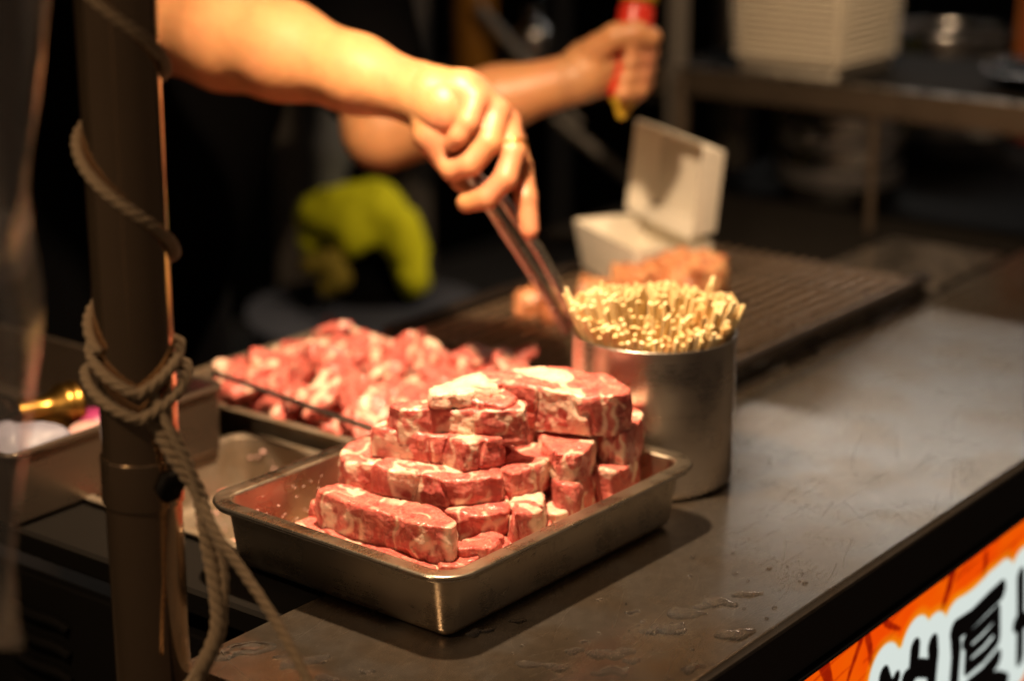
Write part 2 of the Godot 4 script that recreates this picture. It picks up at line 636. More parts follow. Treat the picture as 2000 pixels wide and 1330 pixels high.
func chunk(label: String, poly: Array, top: float, th: float, sd: float, fatty := 0.0, cap := Vector3.ZERO, tilt := Vector3.ZERO) -> void:
	var mid := Vector2.ZERO
	for p in poly:
		mid += p
	mid /= poly.size()
	var loc := []
	for p in poly:
		loc.append(p - mid)
	var o := part(self, "meat_chunk", chunk_mesh(loc, th, sd, fatty, 110 if sd >= 25.0 else 290, 10 if sd >= 25.0 else 19, 6 if sd >= 25.0 else 17, 1.0, cap), mats.meat)
	o.position = Vector3(mid.x, CT + top - th, mid.y)
	o.rotation = Vector3(sin(sd * 7.1) * 0.035, 0, sin(sd * 4.3) * 0.035) if sd < 25.0 else Vector3.ZERO
	tag(o, label, "meat", "chunks of raw meat piled in the tray")

# ------------------------------------------------------------------ build
func _ready() -> void:
	var cam := Camera3D.new()
	cam.name = "camera"
	add_child(cam)
	cam.position = Vector3(-1.16, 1.47, 0.9)
	cam.rotation = Vector3(-deg_to_rad(16.74), -deg_to_rad(90.0 - 37.3), 0)
	cam.fov = rad_to_deg(2.0 * atan(665.0 / 3830.0))
	cam.near = 0.05
	cam.far = 200.0
	var lens := CameraAttributesPhysical.new()
	lens.frustum_focal_length = 70.0
	lens.exposure_aperture = 2.6
	lens.frustum_focus_distance = 1.465
	cam.attributes = lens
	cam.current = true

	var we := WorldEnvironment.new()
	we.name = "night_air"
	var env := Environment.new()
	env.background_mode = Environment.BG_SKY
	env.tonemap_mode = Environment.TONE_MAPPER_LINEAR
	env.tonemap_exposure = 1.0
	env.sdfgi_enabled = true
	env.ssao_enabled = true
	env.ssil_enabled = true
	var sky := Sky.new()
	var sm := ProceduralSkyMaterial.new()
	sm.sky_top_color = lin(0.03, 0.025, 0.022)
	sm.sky_horizon_color = lin(0.22, 0.15, 0.095)
	sm.sky_curve = 0.3
	sm.ground_bottom_color = lin(0.01, 0.009, 0.008)
	sm.ground_horizon_color = lin(0.08, 0.06, 0.045)
	sky.sky_material = sm
	env.sky = sky
	we.environment = env
	add_child(we)

	make_materials()
	build_lamps()
	build_setting()
	build_counter()
	build_cart()
	build_grill()
	build_background()
	build_pole()
	build_tray()
	build_can()
	build_far_meat()
	build_left_box()
	build_person()
	build_paper_boxes()
	build_water()

func build_lamps() -> void:
	pendant(Vector3(-0.03, CT + 0.76, -0.07), Vector3(0.20, -0.70, -0.17), 2.3, "black enamel pendant lamp hanging low over the meat tray")
	pendant(Vector3(0.80, CT + 0.80, -0.08), Vector3(0.32, -0.62, -0.24), 0.9, "second black pendant lamp hanging over the far part of the counter")
	pendant(Vector3(-0.88, CT + 0.80, -0.10), Vector3(0.25, -0.8, -0.02), 0.5, "third black pendant lamp added out of view to light the steel pole")  # extra unseen lamp, added to streak the pole and fill rope and meat
	# a cool strip lamp under the canopy above the shelf
	var ft := thing("strip_lamp", "cool white strip lamp under the canopy beyond the shelf", "lamp", Vector3(2.3, CT + 0.84, -0.72))
	var mb := MB.new()
	mb.box(Vector3(0, 0.03, 0), Vector3(0.08, 0.03, 0.86), 0.004)
	part(ft, "fitting", mb.done(), mats.shade_white)
	mb = MB.new()
	mb.tube([Vector3(0, 0, -0.4), Vector3(0, 0, 0.4)], 0.02, 16)
	part(ft, "tube", mb.done(), mats.tube_glow)
	mb = MB.new()
	for z in [-0.25, 0.25]:
		mb.tube([Vector3(0, 0.045, z), Vector3(0, 0.80, z)], 0.003, 6)
	part(ft, "hanger", mb.done(), mats.rubber)
	var al := AreaLight3D.new()
	al.name = "strip_light"
	al.position = Vector3(0, -0.023, 0)
	al.rotation = Vector3(-PI / 2, 0, 0)
	al.area_size = Vector2(0.04, 0.8)
	al.light_color = Color(1.0, 0.97, 0.93)
	al.light_energy = 0.33
	al.shadow_enabled = true
	ft.add_child(al)

func pendant(at: Vector3, aim: Vector3, power: float, label: String) -> void:
	var l := thing("pendant_lamp", label, "lamp", at, "pendant lamps over the stall")
	var mb := MB.new()
	mb.lathe(Vector3.ZERO, [Vector2(0.13, -0.02), Vector2(0.132, -0.022), Vector2(0.134, -0.018), Vector2(0.115, 0.05), Vector2(0.06, 0.10), Vector2(0.03, 0.12), Vector2(0.03, 0.16), Vector2(0.001, 0.165)], 40)
	part(l, "lamp_shade", mb.done(), mats.shade_enamel)
	mb = MB.new()
	mb.lathe(Vector3.ZERO, [Vector2(0.001, 0.105), Vector2(0.04, 0.10), Vector2(0.112, 0.046), Vector2(0.129, -0.019)], 40)
	part(l, "reflector", mb.done(), mats.shade_white)
	mb = MB.new()
	mb.lathe(Vector3(0, 0.03, 0), [Vector2(0.001, -0.03), Vector2(0.016, -0.025), Vector2(0.028, -0.008), Vector2(0.03, 0.006), Vector2(0.022, 0.026), Vector2(0.014, 0.045), Vector2(0.014, 0.06), Vector2(0.001, 0.062)], 24)
	part(l, "bulb", mb.done(), mats.bulb_glow)
	mb = MB.new()
	mb.tube([Vector3(0, 0.16, 0), Vector3(0, 0.5, 0.003), Vector3(0, CT + 1.645 - at.y, 0)], 0.004, 8)
	part(l, "cord", mb.done(), mats.rubber)
	var sp := SpotLight3D.new()
	sp.name = "lamp_light"
	sp.position = Vector3(0, 0.03, 0)
	l.add_child(sp)
	sp.look_at_from_position(at + Vector3(0, 0.03, 0), at + aim, Vector3.FORWARD)
	sp.light_color = Color(1.0, 0.85, 0.68)
	sp.light_energy = power
	sp.light_size = 0.022
	sp.spot_angle = 50.0
	sp.spot_angle_attenuation = 1.0
	sp.spot_range = 8.0
	sp.spot_attenuation = 2.0
	sp.shadow_enabled = true


func build_setting() -> void:
	var mb := MB.new()
	mb.quad(Vector3(-60, 0, 60), Vector3(60, 0, 60), Vector3(60, 0, -60), Vector3(-60, 0, -60))
	tag(part(self, "ground", mb.done(), mats.paving), "", "", "", "structure")
	mb = MB.new()
	mb.box(Vector3(1.0, CT + 1.66, -0.9), Vector3(5.0, 0.03, 3.2), 0.004)
	var roof := single("canopy", mb, mats.tarp, Vector3(1.0, CT + 1.645, -0.9), "dark canopy over the stall", "canopy")
	mb = MB.new()
	mb.box(Vector3(1.0, 1.3, -2.75), Vector3(7.0, 2.6, 0.03), 0.004)
	single("rear_backdrop", mb, mats.tarp, Vector3(1.0, 0.0, -2.75), "black tarpaulin added behind the vendor to keep the background dark", "backdrop")  # dark sheet added so the night behind stays black
	mb = MB.new()
	mb.box(Vector3(3.6, 1.3, -0.9), Vector3(0.03, 2.6, 3.6), 0.004)
	single("side_backdrop", mb, mats.tarp, Vector3(3.6, 0.0, -0.9), "black tarpaulin added at the far end to keep the background dark", "backdrop")  # second added sheet, keeps the far end black
	var corner := ["left rear", "far rear", "far front"]
	var posts := [Vector2(-1.4, -2.4), Vector2(3.4, -2.4), Vector2(3.4, 0.55)]
	for i in 3:
		var p: Vector2 = posts[i]
		mb = MB.new()
		mb.tube([Vector3(p.x, 0, p.y), Vector3(p.x, CT + 1.645, p.y)], 0.022, 14)
		single("canopy_post", mb, mats.grey_paint, Vector3(p.x, 0, p.y), "grey canopy post at the %s corner of the stall" % corner[i], "post", "canopy posts")

func build_counter() -> void:
	var base := Vector3(1.1, 0, 0.1)
	var t := thing("food_counter", "long stainless steel counter with a black front edge", "counter", base)
	var mb := MB.new()
	var top := []
	# folded sheet: rolled front edge
	var x0 := -0.288
	var x1 := 2.6
	var prof := [Vector2(-0.057, -0.03), Vector2(-0.057, -0.001), Vector2(-0.0562, 0.0), Vector2(0.10, 0.0), Vector2(0.2435, 0.0), Vector2(0.2456, -0.0004), Vector2(0.2474, -0.0014), Vector2(0.2486, -0.0028), Vector2(0.2493, -0.0048), Vector2(0.2494, -0.0066)]
	var rings := []
	for p in prof:
		var r := PackedVector3Array()
		for i in 31:
			r.append(Vector3(lerpf(x0, x1, i / 30.0), CT + p.y, p.x))
		rings.append(r)
	for j in rings.size() - 1:
		for i in 30:
			mb.quad(rings[j][i], rings[j + 1][i], rings[j + 1][i + 1], rings[j][i + 1])
	# weld so that the rolled edge is smooth
	mb = MB.new()
	mb.loft(rings, false)
	mb.face([Vector3(x0, CT, -0.057), Vector3(x0, CT, 0.2445), Vector3(x0, CT - 0.03, 0.2445), Vector3(x0, CT - 0.03, -0.057)], Vector3(0.5, CT - 0.01, 0.1))
	mb.face([Vector3(x0, CT - 0.03, -0.057), Vector3(x0, CT - 0.03, 0.2445), Vector3(x1, CT - 0.03, 0.2445), Vector3(x1, CT - 0.03, -0.057)], Vector3(0.5, CT - 0.01, 0.1))
	part(t, "worktop", mb.done(base), mats.counter_steel)
	mb = MB.new()
	mb.box(Vector3((x0 + x1) / 2, CT - 0.0285, 0.2415), Vector3(x1 - x0, 0.044, 0.014), 0.001)
	part(t, "front_edge", mb.done(base), mats.fascia)
	mb = MB.new()
	mb.box(Vector3((x0 + x1) / 2, CT - 0.0545, 0.2435), Vector3(x1 - x0, 0.004, 0.018), 0.0008)
	part(t, "edge_lip", mb.done(base), mats.fascia)
	mb = MB.new()
	mb.box(Vector3((x0 + x1) / 2, (CT - 0.032) / 2, 0.205), Vector3(x1 - x0, CT - 0.034, 0.03), 0.002)
	part(t, "front_panel", mb.done(base), mats.cabinet)
	for x in [x0 + 0.05, 1.1, x1 - 0.05]:
		mb = MB.new()
		mb.box(Vector3(x, (CT - 0.03) / 2, -0.03), Vector3(0.03, CT - 0.032, 0.03), 0.002)
		part(t, "leg", mb.done(base), mats.grey_paint)
	build_sign()

var sgn: Image
func stroke(pts: Array, w: float, col: Color, soft := 1.2, taper := false) -> void:
	# pts in metres on the sign (x along it, y below the counter top); w is half the width
	var ppm := 2048.0 / 1.2
	for i in pts.size() - 1:
		var a := Vector2((pts[i].x + 0.15) * ppm, (-0.058 - (pts[i].y - CT)) * ppm)
		var b := Vector2((pts[i + 1].x + 0.15) * ppm, (-0.058 - (pts[i + 1].y - CT)) * ppm)
		var r := w * ppm
		var lo := a.min(b) - Vector2.ONE * (r + 3)
		var hi := a.max(b) + Vector2.ONE * (r + 3)
		for y in range(maxi(0, int(lo.y)), mini(511, int(hi.y)) + 1):
			for x in range(maxi(0, int(lo.x)), mini(2047, int(hi.x)) + 1):
				var p := Vector2(x, y)
				var t := clampf((p - a).dot(b - a) / maxf((b - a).length_squared(), 1e-6), 0.0, 1.0)
				var rr := r * (lerpf(1.0 - 0.75 * (float(i) + t) / (pts.size() - 1), 1.0, 0.1) if taper else 1.0)
				var d := p.distance_to(a.lerp(b, t)) - rr
				var k := clampf(0.5 - d / soft, 0.0, 1.0) * col.a
				if k > 0.0:
					sgn.set_pixel(x, y, sgn.get_pixel(x, y).lerp(Color(col.r, col.g, col.b), k))

func build_sign() -> void:
	sgn = Image.create(2048, 512, false, Image.FORMAT_RGB8)
	sgn.fill(Color(1.0, 0.36, 0.0))
	var rng := RandomNumberGenerator.new()
	rng.seed = 8
	var nz := noise(81, 0.006, 3)
	for y in 512:
		for x in 2048:
			var g := nz.get_noise_2d(x, y)
			sgn.set_pixel(x, y, Color(1.0, 0.34 + 0.08 * g, 0.0))
	# brushed leaf strokes in darker orange
	for k in 130:
		var p := Vector2(rng.randf_range(-0.12, 1.0), CT - rng.randf_range(0.05, 0.36))
		var a := rng.randf_range(-2.2, -1.0)
		var pts := []
		for i in 6:
			pts.append(p)
			p += Vector2(cos(a), sin(a)) * rng.randf_range(0.008, 0.016)
			a += rng.randf_range(-0.25, 0.25)
		stroke(pts, rng.randf_range(0.004, 0.010), Color(0.62, 0.10, 0.0, 0.8), 3.0, true)
	for k in 260:
		var p := Vector2(rng.randf_range(-0.12, 1.0), CT - rng.randf_range(0.05, 0.36))
		var l := rng.randf_range(0.015, 0.05)
		stroke([p, p + Vector2(l * 0.96, l * 0.16), p + Vector2(l * 1.9, l * 0.22)], rng.randf_range(0.0008, 0.0018), Color(0.75, 0.17, 0.0, 0.6), 2.5, true)
	var glyphs := []
	# the first, partly seen character
	glyphs.append([[Vector3(0.2651, 0.7381, 0.2500), Vector3(0.2645, 0.7201, 0.2500), Vector3(0.2552, 0.7021, 0.2500)], 0.0075])
	glyphs.append([[Vector3(0.3001, 0.7282, 0.2500), Vector3(0.3030, 0.7149, 0.2500), Vector3(0.3013, 0.6836, 0.2500)], 0.0080])
	glyphs.append([[Vector3(0.2085, 0.7345, 0.2500), Vector3(0.2191, 0.7166, 0.2500)], 0.0075])
	glyphs.append([[Vector3(0.2324, 0.7232, 0.2500), Vector3(0.2220, 0.7154, 0.2500)], 0.0055])
	glyphs.append([[Vector3(0.2506, 0.7150, 0.2500), Vector3(0.2749, 0.7161, 0.2500), Vector3(0.3025, 0.7043, 0.2500)], 0.0070])
	# the second one
	glyphs.append([[Vector3(0.3448, 0.7247, 0.2500), Vector3(0.3770, 0.7227, 0.2500), Vector3(0.4146, 0.7273, 0.2500), Vector3(0.4401, 0.7294, 0.2500)], 0.0085])
	glyphs.append([[Vector3(0.3448, 0.7247, 0.2500), Vector3(0.3504, 0.7016, 0.2500), Vector3(0.3497, 0.6641, 0.2500)], 0.0080])
	glyphs.append([[Vector3(0.3736, 0.7169, 0.2500), Vector3(0.3758, 0.6959, 0.2500), Vector3(0.3768, 0.6763, 0.2500)], 0.0058])
	glyphs.append([[Vector3(0.3691, 0.7045, 0.2500), Vector3(0.4014, 0.7066, 0.2500), Vector3(0.4344, 0.7099, 0.2500)], 0.0058])
	glyphs.append([[Vector3(0.4344, 0.7099, 0.2500), Vector3(0.4389, 0.6833, 0.2500)], 0.0062])
	glyphs.append([[Vector3(0.3779, 0.6896, 0.2500), Vector3(0.4094, 0.6913, 0.2500), Vector3(0.4312, 0.6956, 0.2500)], 0.0048])
	glyphs.append([[Vector3(0.3769, 0.6752, 0.2500), Vector3(0.4122, 0.6749, 0.2500), Vector3(0.4395, 0.6800, 0.2500)], 0.0055])
	glyphs.append([[Vector3(0.3823, 0.6546, 0.2500), Vector3(0.4100, 0.6539, 0.2500), Vector3(0.4430, 0.6599, 0.2500)], 0.0075])
	glyphs.append([[Vector3(0.4430, 0.6599, 0.2500), Vector3(0.4224, 0.6470, 0.2500), Vector3(0.3914, 0.6318, 0.2500)], 0.0062])
	glyphs.append([[Vector3(0.4171, 0.6449, 0.2500), Vector3(0.4468, 0.6373, 0.2500), Vector3(0.4659, 0.6276, 0.2500)], 0.0070])
	# the third one at the edge of the picture, and what follows it out of sight
	glyphs.append([[Vector3(0.4843, 0.7284, 0.2500), Vector3(0.4903, 0.6959, 0.2500), Vector3(0.4982, 0.6396, 0.2500)], 0.0070])
	glyphs.append([[Vector3(0.4837, 0.6798, 0.2500), Vector3(0.5109, 0.6751, 0.2500), Vector3(0.5478, 0.6751, 0.2500)], 0.0070])
	glyphs.append([[Vector3(0.5388, 0.7213, 0.2500), Vector3(0.5505, 0.6741, 0.2500), Vector3(0.5617, 0.6040, 0.2500)], 0.0070])
	for s in glyphs:
		stroke(s[0], s[1] + 0.0275, Color(1.0, 0.62, 0.05, 0.7), 14.0)
	for s in glyphs:
		stroke(s[0], s[1] + 0.0215, Color(0.90, 0.94, 0.91), 5.0)
	for s in glyphs:
		stroke(s[0], s[1] * 1.22, Color(0.008, 0.008, 0.012), 2.0)
	var tx := ImageTexture.create_from_image(sgn)
	var m := mat("sign_face", Color.WHITE, 0.35)
	m.albedo_color = Color(0.25, 0.25, 0.25)
	m.albedo_texture = tx
	m.emission_enabled = true
	m.emission = Color.WHITE
	m.emission_operator = BaseMaterial3D.EMISSION_OP_MULTIPLY
	m.emission_texture = tx
	m.emission_energy_multiplier = 0.86
	var base := Vector3(0.45, CT - 0.358, 0.235)
	var s := thing("light_box_sign", "orange backlit sign with black brush characters under the counter edge", "sign", base)
	var mb := MB.new()
	mb.box(Vector3(0, 0.15, -0.006), Vector3(1.206, 0.300, 0.018), 0.002)
	part(s, "sign_case", mb.done(), mats.fascia)
	var arr := []
	arr.resize(Mesh.ARRAY_MAX)
	arr[Mesh.ARRAY_VERTEX] = PackedVector3Array([Vector3(-0.6, 0, 0.008), Vector3(0.6, 0, 0.008), Vector3(0.6, 0.3, 0.008), Vector3(-0.6, 0.3, 0.008)])
	arr[Mesh.ARRAY_NORMAL] = PackedVector3Array([Vector3.BACK, Vector3.BACK, Vector3.BACK, Vector3.BACK])
	arr[Mesh.ARRAY_TEX_UV] = PackedVector2Array([Vector2(0, 1), Vector2(1, 1), Vector2(1, 0), Vector2(0, 0)])
	arr[Mesh.ARRAY_INDEX] = PackedInt32Array([0, 2, 1, 0, 3, 2])
	var am := ArrayMesh.new()
	am.add_surface_from_arrays(Mesh.PRIMITIVE_TRIANGLES, arr)
	part(s, "lit_face", am, m)
	var al := AreaLight3D.new()
	al.name = "sign_light"
	al.position = Vector3(0, 0.15, 0.012)
	al.rotation = Vector3(0, PI, 0)
	al.area_size = Vector2(1.2, 0.3)
	al.light_color = Color(1.0, 0.5, 0.2)
	al.light_energy = 0.05
	al.shadow_enabled = true
	s.add_child(al)

func build_cart() -> void:
	var base := Vector3(0.1, 0, -0.4)
	var t := thing("grill_cart", "black steel cart with a louvred end panel behind the counter", "cart", base)
	var mb := MB.new()
	mb.box(Vector3(-0.172, CT - 0.45, -0.44), Vector3(0.012, 0.80, 0.74), 0.002)
	part(t, "end_panel", mb.done(base), mats.cabinet)
	mb = MB.new()
	mb.box(Vector3(-0.14, CT - 0.018, -0.44), Vector3(0.09, 0.022, 0.75), 0.003)
	part(t, "side_ledge", mb.done(base), mats.cabinet)
	mb = MB.new()
	mb.box(Vector3(-0.055, CT - 0.02, -0.60), Vector3(0.24, 0.02, 0.44), 0.003)
	part(t, "back_ledge", mb.done(base), mats.cabinet)
	mb = MB.new()
	mb.box(Vector3(-0.05, CT - 0.47, -0.827), Vector3(0.24, 0.86, 0.012), 0.002)
	mb.box(Vector3(0.526, CT - 0.50, -0.545), Vector3(0.90, 0.86, 0.012), 0.002)
	part(t, "rear_panel", mb.done(base), mats.cabinet)
	mb = MB.new()
	mb.box(Vector3(0.40, CT - 0.6, -0.30), Vector3(1.13, 0.012, 0.46), 0.002)
	part(t, "lower_shelf", mb.done(base), mats.cabinet)
	for i in 6:
		var y := CT - 0.082 - i * 0.0235
		mb = MB.new()
		var pts := []
		for k in 9:
			var z := lerpf(-0.385, -0.312, k / 8.0)
			pts.append(Vector3(-0.180 - 0.004 * sin(PI * k / 8.0), y - (0.006 * pow(maxf(0.0, (k - 6.0) / 2.0), 2.0)), z))
		mb.tube(pts, 0.0045, 8)
		part(t, "louver", mb.done(base), mats.cabinet)
	# the pan full of scraps beside the tray
	var pb := Vector3(-0.01, CT - 0.055, -0.22)
	var p := thing("scrap_pan", "dirty steel pan with meat scraps beside the full tray", "pan", pb)
	mb = MB.new()
	mb.shell(Vector3.ZERO, 0.1, 0.152, 0.02, [Vector2(0.014, 0), Vector2(0.008, 0.003), Vector2(0.006, 0.01), Vector2(0.003, 0.050), Vector2(-0.004, 0.051), Vector2(-0.004, 0.0545), Vector2(0.004, 0.0545), Vector2(0.0055, 0.053), Vector2(0.009, 0.012), Vector2(0.013, 0.005), Vector2(0.02, 0.003)])
	part(p, "pan_body", mb.done(), mats.pan_steel)
	var rng := RandomNumberGenerator.new()
	rng.seed = 12
	mb = MB.new()
	for i in 260:
		var q := Vector3(rng.randf_range(-0.088, 0.088), 0.004, rng.randf_range(-0.14, 0.14))
		var r := rng.randf_range(0.0012, 0.0035)
		if rng.randf() < 0.4:   # stuck to the far wall
			q = Vector3(0.0935 - 0.0, rng.randf_range(0.012, 0.045), rng.randf_range(-0.14, 0.14))
		mb.lathe(q, [Vector2(0.0003, -r * 0.5), Vector2(r, 0), Vector2(r * 0.7, r * 0.5), Vector2(0.0003, r * 0.7)], 6)
	var sc := part(p, "crumbs", mb.done(), mats.pale_pink)
	sc.set_meta("kind", "stuff")
	for i in 9:
		var sq := []
		for k in 6:
			sq.append(Vector2(cos(k * TAU / 6), sin(k * TAU / 6)) * rng.randf_range(0.006, 0.012))
		var o := part(self, "meat_scrap", chunk_mesh(sq, 0.009, 40.0 + i, 0.2, 30, 4, 4, 0.5), mats.meat)
		o.position = pb + Vector3(rng.randf_range(-0.06, 0.06), 0.004, rng.randf_range(-0.12, 0.05))
		if i == 0:
			o.position = Vector3(0.045, pb.y + 0.004, -0.35)
		tag(o, "small scrap of raw meat left in the dirty pan", "meat scrap", "scraps in the dirty pan")
	# pan under the far heap of meat
	pb = Vector3(0.230, CT - 0.055, -0.29)
	p = thing("meat_pan", "wide steel pan heaped with cut meat beside the grill", "pan", pb)
	mb = MB.new()
	mb.shell(Vector3.ZERO, 0.128, 0.22, 0.02, [Vector2(0.014, 0), Vector2(0.008, 0.003), Vector2(0.006, 0.01), Vector2(0.003, 0.066), Vector2(-0.003, 0.067), Vector2(-0.003, 0.070), Vector2(0.004, 0.070), Vector2(0.0055, 0.068), Vector2(0.009, 0.012), Vector2(0.013, 0.005), Vector2(0.02, 0.003)])
	part(p, "pan_body", mb.done(), mats.pan_steel)
	mb = MB.new()
	var a := Vector3(0.0924, 0.9000, -0.4091)
	var b := Vector3(0.0614, 0.9000, -0.1832)
	mb.box((a + b) / 2, Vector3(0.007, 0.003, a.distance_to(b)), 0.0008, Basis.looking_at((b - a).normalized()))
	mb.box(a + Vector3(0, -0.012, 0.002), Vector3(0.007, 0.024, 0.003), 0.0008)
	single("flat_bar", mb, mats.tong_steel, (a + b) / 2, "flat steel bar lying across the pan of cut meat", "bar")

func build_grill() -> void:
	var base := Vector3(0.64, CT, -0.25)
	var t := thing("grill", "blackened charcoal grill with close round bars", "grill", base)
	var rng := RandomNumberGenerator.new()
	rng.seed = 31
	var mb := MB.new()
	var rod := CylinderMesh.new()
	rod.top_radius = 0.0036
	rod.bottom_radius = 0.0036
	rod.height = 0.54
	rod.radial_segments = 8
	rod.rings = 1
	for i in 19:
		var o := part(t, "grill_bar", rod, mats.grill_bar_iron)
		o.position = Vector3(0, 0.018 + rng.randf_range(-0.0006, 0.0006), -0.160 + i * 0.0178)
		o.rotation = Vector3(0, rng.randf_range(-0.003, 0.003), PI / 2)
	for s in [[-0.178, 0.0215, 0.008], [0.178, 0.0215, 0.007], [0.166, -0.002, 0.005], [0.178, 0.006, 0.004], [-0.178, 0.004, 0.005]]:
		mb = MB.new()
		mb.tube([Vector3(-0.275, s[1], s[0]), Vector3(0.275, s[1], s[0])], s[2], 10)
		part(t, "rail", mb.done(), mats.grill_iron)
	for x in [-0.27, 0.0, 0.27]:
		mb = MB.new()
		mb.box(Vector3(x, 0.008, 0), Vector3(0.01, 0.012, 0.35), 0.002)
		part(t, "cross_bar", mb.done(), mats.grill_iron)
	for x in [-0.26, 0.02, 0.15, 0.268]:
		mb = MB.new()
		mb.box(Vector3(x, -0.012, 0.172), Vector3(0.012, 0.05, 0.006), 0.001)
		part(t, "bracket", mb.done(), mats.grill_iron)
	mb = MB.new()
	mb.shell(Vector3(0, -0.13, 0), 0.279, 0.185, 0.01, [Vector2(0.01, 0), Vector2(0.002, 0.004), Vector2(0.0, 0.112), Vector2(0.004, 0.112), Vector2(0.008, 0.01), Vector2(0.02, 0.008)], Basis.IDENTITY, 4)
	part(t, "trough", mb.done(), mats.grill_iron)
	mb = MB.new()
	for i in 150:
		var q := Vector3(rng.randf_range(-0.23, 0.23), -0.115, rng.randf_range(-0.16, 0.16))
		mb.box(q, Vector3(rng.randf_range(0.02, 0.04), rng.randf_range(0.015, 0.03), rng.randf_range(0.02, 0.04)), 0.004, Basis.from_euler(Vector3(rng.randf(), rng.randf() * 3, rng.randf())))
	var ch := part(t, "charcoal", mb.done(), mats.rubber)
	ch.set_meta("kind", "stuff")
	# front ledge between the grill and the counter
	mb = MB.new()
	mb.box(Vector3(0.98, CT - 0.014, -0.068), Vector3(1.3, 0.02, 0.018), 0.002)
	single("front_rail", mb, mats.tong_steel, Vector3(0.98, CT - 0.024, -0.068), "narrow steel rail between the grill and the counter", "rail")
	# roasting pieces
	var spots := [[Vector3(0.6314, 0.8800, -0.2242), 0.06, 0.060, "large browned piece of meat on the grill before the paper box"], [Vector3(0.5950, 0.8800, -0.2616), 0.058, 0.052, "long browned piece of meat on the grill beside the large one"], [Vector3(0.5239, 0.8760, -0.3506), 0.034, 0.026, "small roast piece held at the tips of the tongs"], [Vector3(0.5117, 0.8760, -0.3156), 0.022, 0.018, "smallest roast piece next to the tongs on the bars"], [Vector3(0.5878, 0.8760, -0.3120), 0.045, 0.028, "dark roasted piece of meat behind the skewers"]]
	for k in spots.size():
		var s = spots[k]
		var pl := []
		for i in 8:
			var r: float = s[1] * rng.randf_range(0.32, 0.68)
			pl.append(Vector2(cos(i * TAU / 8) * r * 1.25, sin(i * TAU / 8) * r))
		var o := part(self, "roast_piece", chunk_mesh(pl, s[2], 70.0 + k, 0.0, 80, 10, 12, 3.4, Vector3.ZERO, true), mats.meat)
		o.position = Vector3(s[0].x, CT + 0.021, s[0].z)
		o.rotation.y = rng.randf() * 3.0
		tag(o, s[3], "meat", "meat roasting on the grill")
	# plate beyond the grill
	mb = MB.new()
	var st := thing("side_table", "dark side table with a steel plate beyond the far end of the grill", "table", Vector3(1.75, 0, -0.36))
	mb.box(Vector3(-0.03, CT - 0.02, 0), Vector3(1.56, 0.02, 0.58), 0.003)
	mb.box(Vector3(0, CT - 0.44, 0), Vector3(1.44, 0.82, 0.5), 0.003)
	part(st, "table_body", mb.done(), mats.cabinet)
	mb = MB.new()
	mb.box(Vector3(-0.67, CT - 0.008, 0.19), Vector3(0.2, 0.003, 0.16), 0.001)
	part(st, "steel_plate", mb.done(), mats.can_steel)

